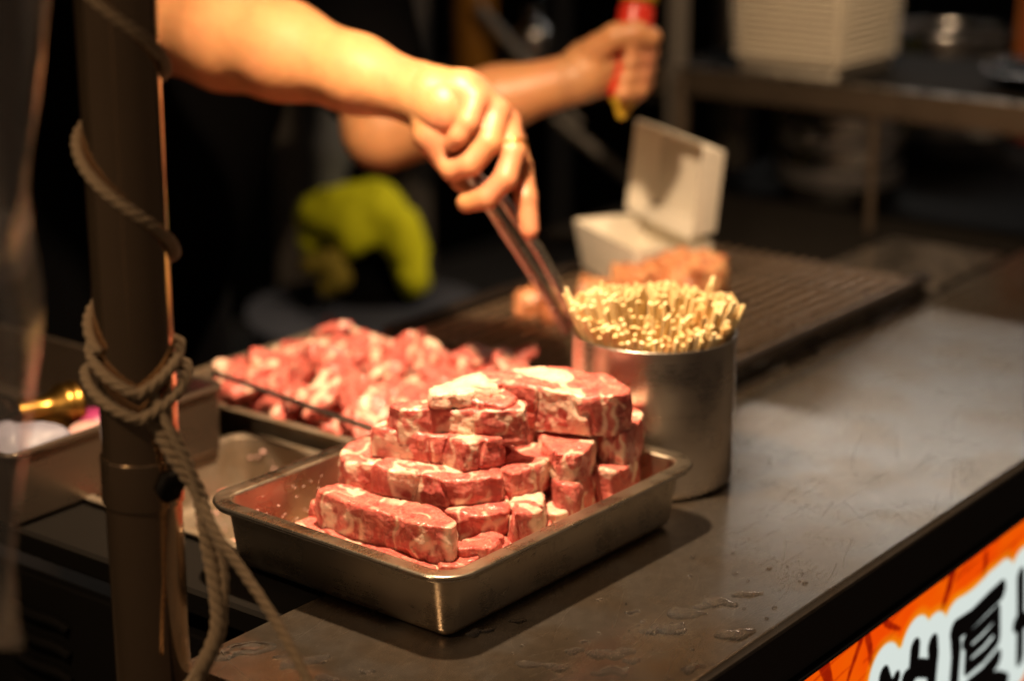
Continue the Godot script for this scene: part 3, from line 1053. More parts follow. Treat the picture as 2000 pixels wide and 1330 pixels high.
func build_background() -> void:
	var mb := MB.new()
	# raised shelf across the far end
	var base := Vector3(1.34, CT - 0.01, -0.35)
	var t := thing("raised_shelf", "low steel shelf on thin legs carrying the stacked paper boxes", "shelf", base)
	mb.box(Vector3(1.203, CT + 0.164, -0.28), Vector3(0.012, 0.038, 0.74), 0.002)
	part(t, "front_beam", mb.done(base), mats.shelf_steel)
	mb = MB.new()
	mb.box(Vector3(1.37, CT + 0.175, -0.28), Vector3(0.32, 0.012, 0.74), 0.002)
	part(t, "shelf_board", mb.done(base), mats.cabinet)
	mb = MB.new()
	mb.box(Vector3(1.203, CT + 0.1845, -0.28), Vector3(0.014, 0.003, 0.742), 0.001)
	part(t, "edge_strip", mb.done(base), mats.tong_steel)
	for p in [Vector2(1.204, -0.60), Vector2(1.204, -0.296), Vector2(1.5, -0.60), Vector2(1.5, 0.05)]:
		mb = MB.new()
		mb.tube([Vector3(p.x, CT - 0.01, p.y), Vector3(p.x, CT + 0.168, p.y)], 0.006 if p.y > -0.5 else 0.012, 10)
		part(t, "leg", mb.done(base), mats.shelf_steel)
	mb = MB.new()
	mb.box(Vector3(1.21, CT + 0.5, -0.612), Vector3(0.03, 1.0, 0.02), 0.002)
	single("upright", mb, mats.grey_paint, Vector3(1.21, CT, -0.612), "brown painted upright at the near end of the shelf", "post")
	# steel dish on the shelf
	mb = MB.new()
	mb.lathe(Vector3(1.36, CT + 0.182, -0.12), [Vector2(0.001, 0), Vector2(0.06, 0.0), Vector2(0.085, 0.022), Vector2(0.09, 0.023), Vector2(0.09, 0.025), Vector2(0.083, 0.025), Vector2(0.06, 0.004), Vector2(0.001, 0.003)], 32)
	single("steel_dish", mb, mats.pot_steel, Vector3(1.36, CT + 0.182, -0.12), "shallow steel dish on the shelf beside the paper boxes", "dish")
	# pots under the shelf
	var pots := [[Vector3(1.37, CT - 0.009, -0.43), 0.085, 0.13, "wide steel pot under the shelf with reflections painted on as pale bands"], [Vector3(1.75, CT - 0.009, -0.45), 0.10, 0.2, "taller steel pot behind the shelf"]]
	for p in pots:
		var o := thing("steel_pot", p[3], "pot", p[0])
		mb = MB.new()
		var r: float = p[1]
		var h: float = p[2]
		mb.lathe(Vector3.ZERO, [Vector2(0.001, 0), Vector2(r - 0.006, 0), Vector2(r, 0.006), Vector2(r, h * 0.45), Vector2(r + 0.002, h * 0.47), Vector2(r, h * 0.49), Vector2(r, h - 0.004), Vector2(r + 0.004, h), Vector2(r - 0.002, h), Vector2(r - 0.003, h - 0.01), Vector2(r - 0.003, 0.01), Vector2(0.001, 0.004)], 40)
		part(o, "pot_body", mb.done(), mats.pot_steel)
		for y in [0.3, 0.72]:  # bright reflections on the pot, put into colour as two paler rings
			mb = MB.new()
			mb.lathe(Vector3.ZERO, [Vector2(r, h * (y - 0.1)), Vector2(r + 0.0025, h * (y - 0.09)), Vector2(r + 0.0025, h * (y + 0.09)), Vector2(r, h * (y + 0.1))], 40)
			part(o, "painted_glint", mb.done(), mats.pot_painted_glint)
		for s in [-1, 1]:
			mb = MB.new()
			var pts := []
			for k in 9:
				var a := lerpf(-0.35, 0.35, k / 8.0)
				pts.append(Vector3(s * (r + 0.028 * sin(PI * k / 8.0)) * cos(a), h * 0.8, (r + 0.02 * sin(PI * k / 8.0)) * sin(a)))
			mb.tube(pts, 0.004, 8)
			part(o, "handle", mb.done(), mats.pot_steel)
	# bottles and tins on the side table and behind
	bottle("sauce_bottle", Vector3(1.3924, 0.7936, -0.4973), 0.03, 0.2, mats.green_glass, mats.rubber, "dark green bottle under the shelf behind the grill")
	bottle("sauce_bottle", Vector3(1.3895, 0.8572, -0.6188), 0.024, 0.2, mats.grey_paint, mats.grey_paint, "slim grey bottle under the shelf near its leg")
	# things far behind, on a dark rack
	base = Vector3(1.3984, 0.8792, -1.0489)
	base.y = 0
	t = thing("back_rack", "dark metal rack with diagonal braces behind the vendor", "rack", base)
	var y0 := Vector3(1.3762, 0.9603, -1.0321).y
	var dirx := (Vector3(1.5701, 0.9524, -0.8598) - Vector3(1.2616, 0.9524, -1.2648)).normalized()
	var bs := Basis(dirx, Vector3.UP, dirx.cross(Vector3.UP))
	mb = MB.new()
	mb.box(Vector3(base.x, y0 - 0.015, base.z), Vector3(0.75, 0.02, 0.3), 0.002, bs)
	mb.box(Vector3(base.x, y0 - 0.42, base.z), Vector3(0.75, 0.02, 0.3), 0.002, bs)
	part(t, "rack_board", mb.done(base), mats.cabinet)
	for s in [-1, 1]:
		for z in [-1, 1]:
			mb = MB.new()
			mb.box(Vector3(base.x, 0.85, base.z) + bs * Vector3(s * 0.36, 0, z * 0.14), Vector3(0.03, 1.7, 0.03), 0.002, bs)
			part(t, "rack_post", mb.done(base), mats.grey_paint)
	for pr in [[Vector3(1.3370, 0.9091, -0.9203), Vector3(1.3948, 0.7999, -0.7902)], [Vector3(1.3050, 1.0745, -1.0444), Vector3(1.3583, 0.8951, -0.8853)]]:
		mb = MB.new()
		mb.tube([pr[0], pr[1]], 0.009, 8)
		part(t, "brace", mb.done(base), mats.grey_paint)
	bottle("oil_bottle", Vector3(1.3398, 0.9603, -1.0799), 0.035, 0.2, mats.amber_glass, mats.amber_glass, "amber oil bottle on the rack behind the arms")
	bottle("steel_flask", Vector3(1.3965, 0.9603, -1.0055), 0.032, 0.105, mats.pot_steel, mats.pot_steel, "bright steel flask on the rack between the two arms")
	bottle("white_jug", Vector3(1.2298, 1.0043, -1.2461), 0.045, 0.06, mats.beige, mats.beige, "beige jug just above the forearm")
	mb = MB.new()
	var g0 := Vector3(1.3662, 1.0187, -1.2465)
	mb.box(Vector3(g0.x, 1.0, g0.z), Vector3(0.06, 2.0, 0.06), 0.004)
	single("grey_pillar", mb, mats.grey_paint, Vector3(g0.x, 0, g0.z), "grey pillar behind the forearm", "post")
	# banner at the right edge
	var bb := Vector3(1.9369, 0.7959, -0.3869)
	t = thing("cloth_banner", "narrow red and yellow banner at the far right", "banner", bb)
	var rb := Basis(Vector3.UP, deg_to_rad(-52.7))
	mb = MB.new()
	mb.box(Vector3(0, 0.22, 0), Vector3(0.03, 0.42, 0.004), 0.001, rb)
	part(t, "red_strip", mb.done(), mats.banner_red)
	mb = MB.new()
	mb.box(rb * Vector3(-0.022, 0.22, 0.001), Vector3(0.012, 0.42, 0.004), 0.001, rb)
	part(t, "orange_strip", mb.done(), mats.banner_orange)
	mb = MB.new()
	mb.box(rb * Vector3(-0.005, -0.02, 0.001), Vector3(0.06, 0.06, 0.004), 0.001, rb)
	part(t, "yellow_end", mb.done(), mats.banner_yellow)
	mb = MB.new()
	mb.tube([rb * Vector3(0.03, -0.5, -0.01), rb * Vector3(0.03, 0.6, -0.01)], 0.006, 8)
	part(t, "banner_pole", mb.done(), mats.grey_paint)
	# lime jacket over a dark bag on a bin
	var jb := Vector3(0.9680, 0.6682, -0.9922)
	var bin_top: float = jb.y
	t = thing("dark_bin", "dark blue-grey bin standing behind the vendor", "bin", Vector3(jb.x, 0, jb.z))
	mb = MB.new()
	mb.lathe(Vector3.ZERO, [Vector2(0.001, 0), Vector2(0.14, 0), Vector2(0.15, 0.01), Vector2(0.17, bin_top - 0.02), Vector2(0.18, bin_top - 0.015), Vector2(0.18, bin_top), Vector2(0.001, bin_top + 0.004)], 28)
	part(t, "bin_body", mb.done(), mats.blue_cloth)
	mb = MB.new()
	var mk := Vector3(0.7817, 0.6779, -0.8969)
	mb.box(mk, Vector3(0.02, 0.06, 0.01), 0.002, Basis(Vector3.UP, 0.9))
	part(t, "red_mark", mb.done(Vector3(jb.x, 0, jb.z)), mats.dark_red)
	var f := Field.new(Vector3(0.9892, 0.7567, -1.0083) - Vector3.ONE * 0.2, Vector3(0.9892, 0.7567, -1.0083) + Vector3.ONE * 0.2, 0.007)
	f.chain([Vector3(0.9401, 0.7567, -1.0727), Vector3(0.9554, 0.8010, -1.0746), Vector3(0.9587, 0.8114, -1.0410), Vector3(0.9873, 0.8188, -0.9898), Vector3(1.0040, 0.7823, -0.9498), Vector3(0.9984, 0.7165, -0.9245)], [0.02, 0.026, 0.03, 0.034, 0.030, 0.026], 0.02)
	f.chain([Vector3(0.9463, 0.7982, -1.0508), Vector3(0.9578, 0.7823, -1.0104), Vector3(0.9885, 0.8042, -0.9811)], [0.024, 0.03, 0.03], 0.02)
	mb = MB.new()
	f.mesh(mb)
	for i in mb.v.size():
		var p := mb.v[i]
		mb.v[i] += Vector3(nB.get_noise_3dv(p * 18.0), nB.get_noise_3dv(p * 18.0 + Vector3.ONE * 5.0), nB.get_noise_3dv(p * 18.0 - Vector3.ONE * 5.0)) * 0.007
	single("lime_jacket", mb, mats.lime_cloth, Vector3(0.9697, 0.6756, -0.9935), "yellow-green jacket slung over the dark bag behind the vendor", "jacket")
	f = Field.new(Vector3(1.0001, 0.7074, -1.0039) - Vector3.ONE * 0.16, Vector3(1.0001, 0.7074, -1.0039) + Vector3.ONE * 0.16, 0.008)
	f.chain([Vector3(1.0148, 0.6697, -1.0177), Vector3(1.0200, 0.7246, -1.0208)], [0.075, 0.045], 0.02)
	mb = MB.new()
	f.mesh(mb)
	single("black_bag", mb, mats.black_cloth, Vector3(1.0112, 0.6546, -1.0149), "black bag on the bin under the yellow-green jacket", "bag")
	f = Field.new(Vector3(0.9068, 0.7398, -1.0219) - Vector3.ONE * 0.09, Vector3(0.9068, 0.7398, -1.0219) + Vector3.ONE * 0.09, 0.006)
	f.chain([Vector3(0.8953, 0.7398, -1.0370), Vector3(0.9145, 0.7435, -1.0135), Vector3(0.9162, 0.7217, -1.0005), Vector3(0.9013, 0.7072, -1.0129)], [0.016, 0.018, 0.018, 0.014], 0.01)
	mb = MB.new()
	f.mesh(mb)
	single("olive_scarf", mb, mats.olive_cloth, Vector3(0.8987, 0.6963, -1.0110), "dull yellow scarf hanging below the yellow-green jacket", "scarf")
	f = Field.new(Vector3(1.0101, 0.8836, -1.0955) - Vector3.ONE * 0.16, Vector3(1.0101, 0.8836, -1.0955) + Vector3.ONE * 0.16, 0.008)
	f.chain([Vector3(1.0235, 0.9395, -1.1057), Vector3(1.0038, 0.8856, -1.0876), Vector3(0.9854, 0.8225, -1.0804)], [0.024, 0.028, 0.022], 0.02)
	mb = MB.new()
	f.mesh(mb)
	single("grey_apron", mb, mats.grey_cloth, Vector3(0.9940, 0.8166, -1.0833), "grey cloth hanging beside the vendor's black shirt", "cloth")

func bottle(n: String, at: Vector3, r: float, h: float, body: Material, cap: Material, label: String) -> void:
	var o := thing(n, label, "bottle", at)
	var mb := MB.new()
	mb.lathe(Vector3.ZERO, [Vector2(0.001, 0), Vector2(r - 0.003, 0), Vector2(r, 0.004), Vector2(r, h * 0.6), Vector2(r * 0.8, h * 0.7), Vector2(r * 0.42, h * 0.8), Vector2(r * 0.4, h * 0.92), Vector2(0.001, h * 0.92)], 24)
	part(o, "bottle_body", mb.done(), body)
	mb = MB.new()
	mb.lathe(Vector3.ZERO, [Vector2(0.001, h * 0.9), Vector2(r * 0.5, h * 0.9), Vector2(r * 0.5, h - 0.002), Vector2(r * 0.45, h), Vector2(0.001, h)], 20)
	part(o, "cap", mb.done(), cap)

func twisted(mb: MB, pts: Array, r: float, pitch := 0.022) -> void:
	# a laid rope: three strands wound round a line
	var fine := []
	for i in pts.size() - 1:
		var p0: Vector3 = pts[maxi(i - 1, 0)]
		var p3: Vector3 = pts[mini(i + 2, pts.size() - 1)]
		var n := maxi(3, int(pts[i].distance_to(pts[i + 1]) / 0.0035))
		for k in n:
			fine.append(pts[i].cubic_interpolate(pts[i + 1], p0, p3, float(k) / n))
	fine.append(pts[pts.size() - 1])
	for s in 3:
		var line := []
		var nn := Vector3.ZERO
		var l := 0.0
		for j in fine.size():
			var t: Vector3 = (fine[mini(j + 1, fine.size() - 1)] - fine[maxi(j - 1, 0)]).normalized()
			if j == 0:
				nn = t.cross(Vector3(0.3, 1, 0.2)).normalized()
			else:
				l += fine[j].distance_to(fine[j - 1])
			nn = (nn - t * nn.dot(t)).normalized()
			var a := TAU * (s / 3.0 + l / pitch)
			line.append(fine[j] + (nn * cos(a) + nn.cross(t) * sin(a)) * r * 0.42)
		mb.tube(line, r * 0.62, 6)

func build_pole() -> void:
	var pc := Vector3(-0.325, 0, -0.045)
	var t := thing("steel_pole", "round steel pole in front of the left end of the stall", "pole", pc)
	var mb := MB.new()
	mb.lathe(Vector3.ZERO, [Vector2(0.001, 0), Vector2(0.0255, 0), Vector2(0.0255, 1.2), Vector2(0.0255, CT + 1.640), Vector2(0.001, CT + 1.640)], 48)
	part(t, "tube", mb.done(), mats.pole_steel)
	var yc: float = Vector3(-0.3162, 1.0038, -0.0528).y
	mb = MB.new()
	mb.lathe(Vector3(0, yc, 0), [Vector2(0.0256, -0.0165), Vector2(0.0272, -0.016), Vector2(0.0272, 0.016), Vector2(0.0256, 0.0165)], 48)
	part(t, "collar", mb.done(), mats.pole_steel)
	var to := (Vector3(-1.16, 0, 0.9) - pc).normalized()
	var rt := to.cross(Vector3.UP) * -1.0
	mb = MB.new()
	var bx := Basis(rt, to, rt.cross(to))
	var side: Vector3 = (to * 0.8 + rt * 0.6).normalized()
	bx = Basis(side.cross(Vector3.UP).normalized(), side, Vector3.UP)
	mb.lathe(Vector3(0, yc, 0) + side * 0.0275, [Vector2(0.011, 0), Vector2(0.011, 0.004), Vector2(0.009, 0.006), Vector2(0.001, 0.006)], 6, Basis(bx.x, bx.y, bx.x.cross(bx.y)))
	part(t, "bolt", mb.done(), mats.cabinet)
	# rope wound up the pole and knotted
	var r := 0.0039
	var ang0 := atan2(to.z, to.x)
	var pts := []
	var R := 0.0255 + r * 0.9
	# from the top: each visible pass falls from the left to the right of the front side
	var y_left: float = Vector3(-0.3234, 1.2293, -0.0881).y
	var y_right: float = Vector3(-0.2890, 1.1557, -0.0409).y
	var y_next: float = Vector3(-0.3257, 1.1107, -0.0839).y
	for k in range(-72, 34):
		var u := k / 30.0          # turns, counted downward from the pass seen in the middle
		var w := floorf(u)
		var fr := u - w
		var drop := lerpf(y_left, y_right, fr * 2.0) if fr < 0.5 else lerpf(y_right, y_next, fr * 2.0 - 1.0)
		var lat := 0.0255 + r * 0.9
		pts.append(pc + (-rt * cos(TAU * u) + to * sin(TAU * u)) * lat + Vector3(0, drop + w * (y_next - y_left), 0))
	var base := pc + Vector3(0, CT, 0)
	var rope := thing("rope", "old brown rope wound round the steel pole and knotted", "rope", base)
	mb = MB.new()
	twisted(mb, pts, r)
	part(rope, "winding", mb.done(base), mats.rope)
	# knot: two rings and a cross-over
	mb = MB.new()
	for q in [[0.0, 0.012], [0.013, -0.004]]:
		var kp := []
		for k in 33:
			var a := TAU * k / 32.0 + ang0
			var s := sin(a - ang0)
			kp.append(pc + Vector3(cos(a) * (R + q[0] * 0.3), 0, sin(a) * (R + q[0] * 0.3)) + Vector3(0, Vector3(-0.3002, 1.0703, -0.0649).y + q[1] + 0.012 * absf(s) - 0.012 * maxf(0.0, cos(a - ang0)), 0))
		twisted(mb, kp, r)
	twisted(mb, [Vector3(-0.3229, 1.0721, -0.0352), Vector3(-0.3304, 1.0838, -0.0336), Vector3(-0.3335, 1.0855, -0.0472), Vector3(-0.3225, 1.0815, -0.0825)], r)
	twisted(mb, [Vector3(-0.3335, 1.0662, -0.0463), Vector3(-0.3301, 1.0780, -0.0270), Vector3(-0.3075, 1.0826, -0.0289), Vector3(-0.2832, 1.0819, -0.0482)], r)
	part(rope, "knot", mb.done(base), mats.rope)
	mb = MB.new()
	twisted(mb, [Vector3(-0.3309, 1.0774, -0.0311), Vector3(-0.3334, 1.0581, -0.0162), Vector3(-0.3268, 1.0334, -0.0038), Vector3(-0.3230, 1.0081, 0.0050), Vector3(-0.3261, 0.9826, 0.0222), Vector3(-0.3243, 0.9589, 0.0449), Vector3(-0.3256, 0.9343, 0.0726), Vector3(-0.3290, 0.9102, 0.0974), Vector3(-0.3332, 0.8834, 0.1225)], r * 0.95)
	part(rope, "long_tail", mb.done(base), mats.rope)
	mb = MB.new()
	twisted(mb, [Vector3(-0.3314, 1.0749, -0.0356), Vector3(-0.3342, 1.0536, -0.0220), Vector3(-0.3293, 1.0269, -0.0074), Vector3(-0.3216, 1.0022, 0.0046), Vector3(-0.3206, 0.9704, 0.0096), Vector3(-0.3243, 0.9412, 0.0193), Vector3(-0.3297, 0.9152, 0.0251), Vector3(-0.3407, 0.8924, 0.0220), Vector3(-0.3455, 0.8699, 0.0095)], r * 1.5)
	part(rope, "short_tail", mb.done(base), mats.rope)
	mb = MB.new()
	twisted(mb, [Vector3(-0.3332, 1.0741, -0.0239), Vector3(-0.3342, 1.0495, -0.0078), Vector3(-0.3288, 1.0254, 0.0026), Vector3(-0.3239, 0.9936, 0.0111), Vector3(-0.3191, 0.9618, 0.0210), Vector3(-0.3224, 0.9347, 0.0251), Vector3(-0.3285, 0.9074, 0.0254), Vector3(-0.3433, 0.8859, 0.0218), Vector3(-0.3501, 0.8745, 0.0185)], r * 0.8)
	part(rope, "loop_tail", mb.done(base), mats.rope)
	# clear plastic hanging at the left
	mb = MB.new()
	var cols := [[Vector3(-0.5213, 1.4242, 0.0724), Vector3(-0.5593, 1.2772, 0.0955), Vector3(-0.5851, 1.1791, 0.1102), Vector3(-0.6208, 1.0419, 0.1315)],
		[Vector3(-0.5003, 1.4232, 0.0659), Vector3(-0.5391, 1.2732, 0.0895), Vector3(-0.5655, 1.1732, 0.1045), Vector3(-0.6019, 1.0332, 0.1262)],
		[Vector3(-0.4740, 1.4218, 0.0495), Vector3(-0.5139, 1.2673, 0.0737), Vector3(-0.5411, 1.1643, 0.0892), Vector3(-0.5786, 1.0201, 0.1116)],
		[Vector3(-0.4758, 1.4223, 0.0641), Vector3(-0.5154, 1.2693, 0.0881), Vector3(-0.5423, 1.1673, 0.1034), Vector3(-0.5794, 1.0245, 0.1256)],
		[Vector3(-0.4510, 1.4209, 0.0456), Vector3(-0.4918, 1.2634, 0.0704), Vector3(-0.5195, 1.1584, 0.0861), Vector3(-0.5577, 1.0114, 0.1089)],
		[Vector3(-0.4345, 1.4200, 0.0333), Vector3(-0.4760, 1.2595, 0.0586), Vector3(-0.5042, 1.1524, 0.0746), Vector3(-0.5432, 1.0026, 0.0979)]]
	var front := []
	var back := []
	for q in cols.size():
		var colf := PackedVector3Array()
		var colb := PackedVector3Array()
		for k in 19:
			var u := k / 6.0
			var i := mini(int(u), 2)
			var p: Vector3 = cols[q][i].cubic_interpolate(cols[q][i + 1], cols[q][maxi(i - 1, 0)], cols[q][mini(i + 2, 3)], u - i)
			p += Vector3(0.004, 0, 0.004) * sin(k * 0.7 + q * 1.3)
			colf.append(p)
			colb.append(p + Vector3(0.0008, 0, -0.0008))
		front.append(colf)
		back.append(colb)
	mb.loft(front, false)
	back.reverse()
	mb.loft(back, false)
	single("plastic_curtain", mb, mats.clear_plastic, Vector3(-0.5775, 1.0245, 0.1281), "clear plastic curtain hanging at the left edge of the stall", "curtain")

func build_tray() -> void:
	var ya := deg_to_rad(-1.6)
	var b := Basis(Vector3.UP, ya)
	var base := Vector3(-0.002, CT + 0.0005, -0.036)
	var t := thing("steel_tray", "deep stainless steel tray wet with drops standing on the counter edge", "tray", base)
	t.basis = b
	var hx := 0.1625
	var hz := 0.1305
	var H := 0.0555
	var mb := MB.new()
	mb.shell(Vector3.ZERO, hx, hz, 0.030, [Vector2(0.030, 0.0), Vector2(0.026, 0.0004), Vector2(0.0225, 0.0018), Vector2(0.0200, 0.0042), Vector2(0.0185, 0.0075), Vector2(0.0130, H - 0.0075), Vector2(0.0125, H - 0.0055), Vector2(0.0045, H - 0.0055), Vector2(0.003, H - 0.005), Vector2(0.003, H - 0.0034), Vector2(0.0045, H - 0.0028), Vector2(0.0110, H - 0.0028), Vector2(0.0135, H - 0.0045), Vector2(0.0195, 0.010), Vector2(0.022, 0.004), Vector2(0.026, 0.002), Vector2(0.04, 0.0016)], Basis.IDENTITY, 12)
	part(t, "tray_body", mb.done(), mats.tray_steel)
	# drops of water on its front wall
	var rng := RandomNumberGenerator.new()
	rng.seed = 5
	var drop := MB.new()
	drop.lathe(Vector3.ZERO, [Vector2(1.0, -0.1), Vector2(0.95, 0.2), Vector2(0.75, 0.45), Vector2(0.4, 0.6), Vector2(0.02, 0.65)], 10)
	var mm := MultiMesh.new()
	mm.transform_format = MultiMesh.TRANSFORM_3D
	mm.mesh = drop.done()
	var trs := []
	for i in 620:
		var u := rng.randf()
		var x := lerpf(-0.125, 0.13, pow(u, 0.85))
		var y := lerpf(0.006, 0.044, pow(rng.randf(), 0.7))
		if absf(nB.get_noise_2d(x * 14.0, y * 8.0)) > 0.33 or (x < -0.07 and rng.randf() < 0.7):
			continue
		var inset := lerpf(0.0185, 0.0130, (y - 0.0075) / (H - 0.015))
		var s := rng.randf_range(0.0004, 0.0011) * (1.6 if rng.randf() < 0.12 else 1.0)
		trs.append(Transform3D(Basis(Vector3.RIGHT * s, Vector3(0, 0.1, 1).normalized() * s * 0.6, Vector3(0, -1, 0.1).normalized() * s * rng.randf_range(1.0, 1.9)), Vector3(x, y, hz - inset)))
	for i in 60:
		var z := rng.randf_range(-0.09, 0.1)
		var y := rng.randf_range(0.008, 0.044)
		var s := rng.randf_range(0.0003, 0.0007)
		var inset := lerpf(0.0185, 0.0130, (y - 0.0075) / (H - 0.015))
		trs.append(Transform3D(Basis(Vector3.BACK * s, Vector3.LEFT * s * 0.7, Vector3.UP * s * 1.5), Vector3(-hx + inset, y, z)))
	mm.instance_count = trs.size()
	for i in trs.size():
		mm.set_instance_transform(i, trs[i])
	var mi := MultiMeshInstance3D.new()
	mi.name = "water_drops"
	mi.multimesh = mm
	mi.material_override = mats.water
	mi.set_meta("kind", "stuff")
	t.add_child(mi)
	# the pierced insert that sits in it
	var ins := thing("perforated_insert", "shallow pierced steel insert sitting inside the deep tray", "tray", base + Vector3(0, 0.002, 0))
	ins.basis = b
	mb = MB.new()
	mb.shell(Vector3.ZERO, hx, hz, 0.031, [Vector2(0.034, 0.0025), Vector2(0.027, 0.004), Vector2(0.0215, 0.012), Vector2(0.0150, H - 0.0042), Vector2(0.0135, H - 0.0032), Vector2(0.002, H - 0.0032), Vector2(0.0004, H - 0.0038), Vector2(0.0, H - 0.0028), Vector2(0.0006, H - 0.0015), Vector2(0.0022, H - 0.0010), Vector2(0.0125, H - 0.0010), Vector2(0.0145, H - 0.0018), Vector2(0.0160, H - 0.0038), Vector2(0.0225, 0.0125), Vector2(0.028, 0.0055), Vector2(0.036, 0.004)], Basis.IDENTITY, 12)
	part(ins, "insert_body", mb.done(), mats.tray_steel)
	var hole := CylinderMesh.new()
	hole.top_radius = 0.0024
	hole.bottom_radius = 0.0024
	hole.height = 0.001
	hole.radial_segments = 14
	hole.rings = 1
	for i in 6:
		for j in 5:
			var o := part(ins, "drain_hole", hole, mats.hole)
			o.position = Vector3(-0.11 + i * 0.044, 0.0038, -0.085 + j * 0.0415)
	# grease and bone dust on its bare corner
	mb = MB.new()
	for i in 300:
		var q := Vector3(rng.randf_range(-0.13, -0.03), 0.0043, rng.randf_range(-0.1, 0.03))
		var s := rng.randf_range(0.0004, 0.0016)
		if rng.randf() < 0.3:
			q = Vector3(rng.randf_range(-0.14, 0.05), rng.randf_range(0.008, 0.045), 0)
			q.z = -(hz - lerpf(0.0225, 0.0160, (q.y - 0.0125) / (H - 0.0163))) + 0.0003
			s *= 0.6
		mb.lathe(q, [Vector2(s, -s * 0.2), Vector2(s * 0.8, s * 0.25), Vector2(0.0001, s * 0.4)], 6)
	var dust := part(ins, "bone_dust", mb.done(), mats.pale_pink)
	dust.set_meta("kind", "stuff")

	# ---- the pile
	chunk("long marbled strip lying in front, nearest the tray corner", [Vector2(-0.0958, -0.1064), Vector2(-0.0703, -0.1087), Vector2(-0.0680, -0.0644), Vector2(-0.0598, -0.0135), Vector2(-0.0694, 0.0163), Vector2(-0.0841, 0.0227), Vector2(-0.0957, 0.0075), Vector2(-0.0990, -0.0401), Vector2(-0.0985, -0.0751)], 0.058, 0.031, 1.0, 0.0, Vector3(0.2, 0.061, 0.98))
	chunk("long red strip with a broad fat band, in the middle of the front stack", [Vector2(-0.0553, -0.0827), Vector2(-0.0347, -0.0892), Vector2(-0.0042, -0.0590), Vector2(0.0160, -0.0167), Vector2(0.0079, 0.0021), Vector2(-0.0073, 0.0128), Vector2(-0.0225, 0.0004), Vector2(-0.0410, -0.0183), Vector2(-0.0448, -0.0402)], 0.073, 0.0235, 2.0, 0.0)
	chunk("blunt left end of a strip jutting out beside the middle of the front stack", [Vector2(-0.0448, -0.1269), Vector2(-0.0129, -0.1345), Vector2(0.0056, -0.1270), Vector2(-0.0126, -0.0928), Vector2(-0.0395, -0.0861), Vector2(-0.0603, -0.1035)], 0.072, 0.027, 3.0, 0.1)
	chunk("thick ragged strip on top of the front stack", [Vector2(-0.0369, -0.1015), Vector2(0.0021, -0.1032), Vector2(0.0192, -0.0916), Vector2(0.0301, -0.0515), Vector2(0.0312, -0.0205), Vector2(0.0159, -0.0015), Vector2(-0.0019, -0.0068), Vector2(-0.0220, -0.0152), Vector2(-0.0170, -0.0386), Vector2(-0.0288, -0.0704)], 0.096, 0.024, 4.0, 0.05)
	chunk("flat strip with white fat along it, behind the topmost front strip", [Vector2(-0.0249, -0.0906), Vector2(0.0096, -0.0757), Vector2(0.0326, -0.0368), Vector2(0.0409, 0.0022), Vector2(0.0253, 0.0134), Vector2(0.0073, -0.0123), Vector2(-0.0078, -0.0448), Vector2(-0.0294, -0.0710)], 0.116, 0.03, 5.0, 0.3)
	chunk("strip with a creamy side in the second row, below the big back slab", [Vector2(0.0791, -0.0504), Vector2(0.0952, -0.0384), Vector2(0.0995, 0.0035), Vector2(0.0868, 0.0265), Vector2(0.0741, 0.0227), Vector2(0.0649, -0.0110)], 0.11, 0.025, 6.0, 0.1, Vector3(0.2, 0.030, 0.98))
	chunk("white slab of fat lying high on the pile", [Vector2(0.0003, -0.0694), Vector2(0.0280, -0.0576), Vector2(0.0433, -0.0308), Vector2(0.0302, -0.0171), Vector2(-0.0001, -0.0351), Vector2(-0.0157, -0.0513)], 0.128, 0.013, 7.0, 1.6)
	chunk("short red piece between the white fat slab and the big back slab", [Vector2(0.0065, -0.0564), Vector2(0.0331, -0.0457), Vector2(0.0481, -0.0282), Vector2(0.0359, -0.0048), Vector2(0.0170, -0.0018), Vector2(0.0028, -0.0375)], 0.122, 0.028, 8.0, 0.1)
	chunk("big marbled slab on top at the back of the pile", [Vector2(0.0337, -0.0785), Vector2(0.0792, -0.0651), Vector2(0.1163, -0.0305), Vector2(0.1322, 0.0116), Vector2(0.1106, 0.0561), Vector2(0.0894, 0.0524), Vector2(0.0743, 0.0326), Vector2(0.0671, -0.0033), Vector2(0.0574, -0.0407)], 0.122, 0.034, 9.0, 0.25)
	chunk("dark ragged piece under the big back slab, nearest the skewer can", [Vector2(0.1253, 0.0023), Vector2(0.1578, 0.0114), Vector2(0.1564, 0.0343), Vector2(0.1349, 0.0477), Vector2(0.0937, 0.0592), Vector2(0.0886, 0.0358)], 0.088, 0.034, 10.0, -0.2)
	chunk("block with a fat rim under the second row, near the tray's right side", [Vector2(0.0677, -0.0114), Vector2(0.0837, -0.0073), Vector2(0.0955, 0.0124), Vector2(0.0866, 0.0363), Vector2(0.0643, 0.0458), Vector2(0.0428, 0.0454), Vector2(0.0373, 0.0342), Vector2(0.0504, 0.0093)], 0.082, 0.024, 11.0, 0.05, Vector3(0.5, 0.021, 0.87))
	chunk("block with pale fat on its right side, right of the front stack", [Vector2(0.0092, -0.0026), Vector2(0.0618, -0.0239), Vector2(0.0721, -0.0083), Vector2(0.0579, 0.0179), Vector2(0.0200, 0.0232), Vector2(0.0038, 0.0134)], 0.072, 0.024, 12.0, 0.0, Vector3(0.6, 0.020, 0.8))
	chunk("upright piece with a white stripe under the block near the right side", [Vector2(0.0579, 0.0091), Vector2(0.0874, 0.0096), Vector2(0.1109, 0.0138), Vector2(0.0664, 0.0457), Vector2(0.0351, 0.0522), Vector2(0.0354, 0.0338)], 0.058, 0.032, 13.0, 0.15)
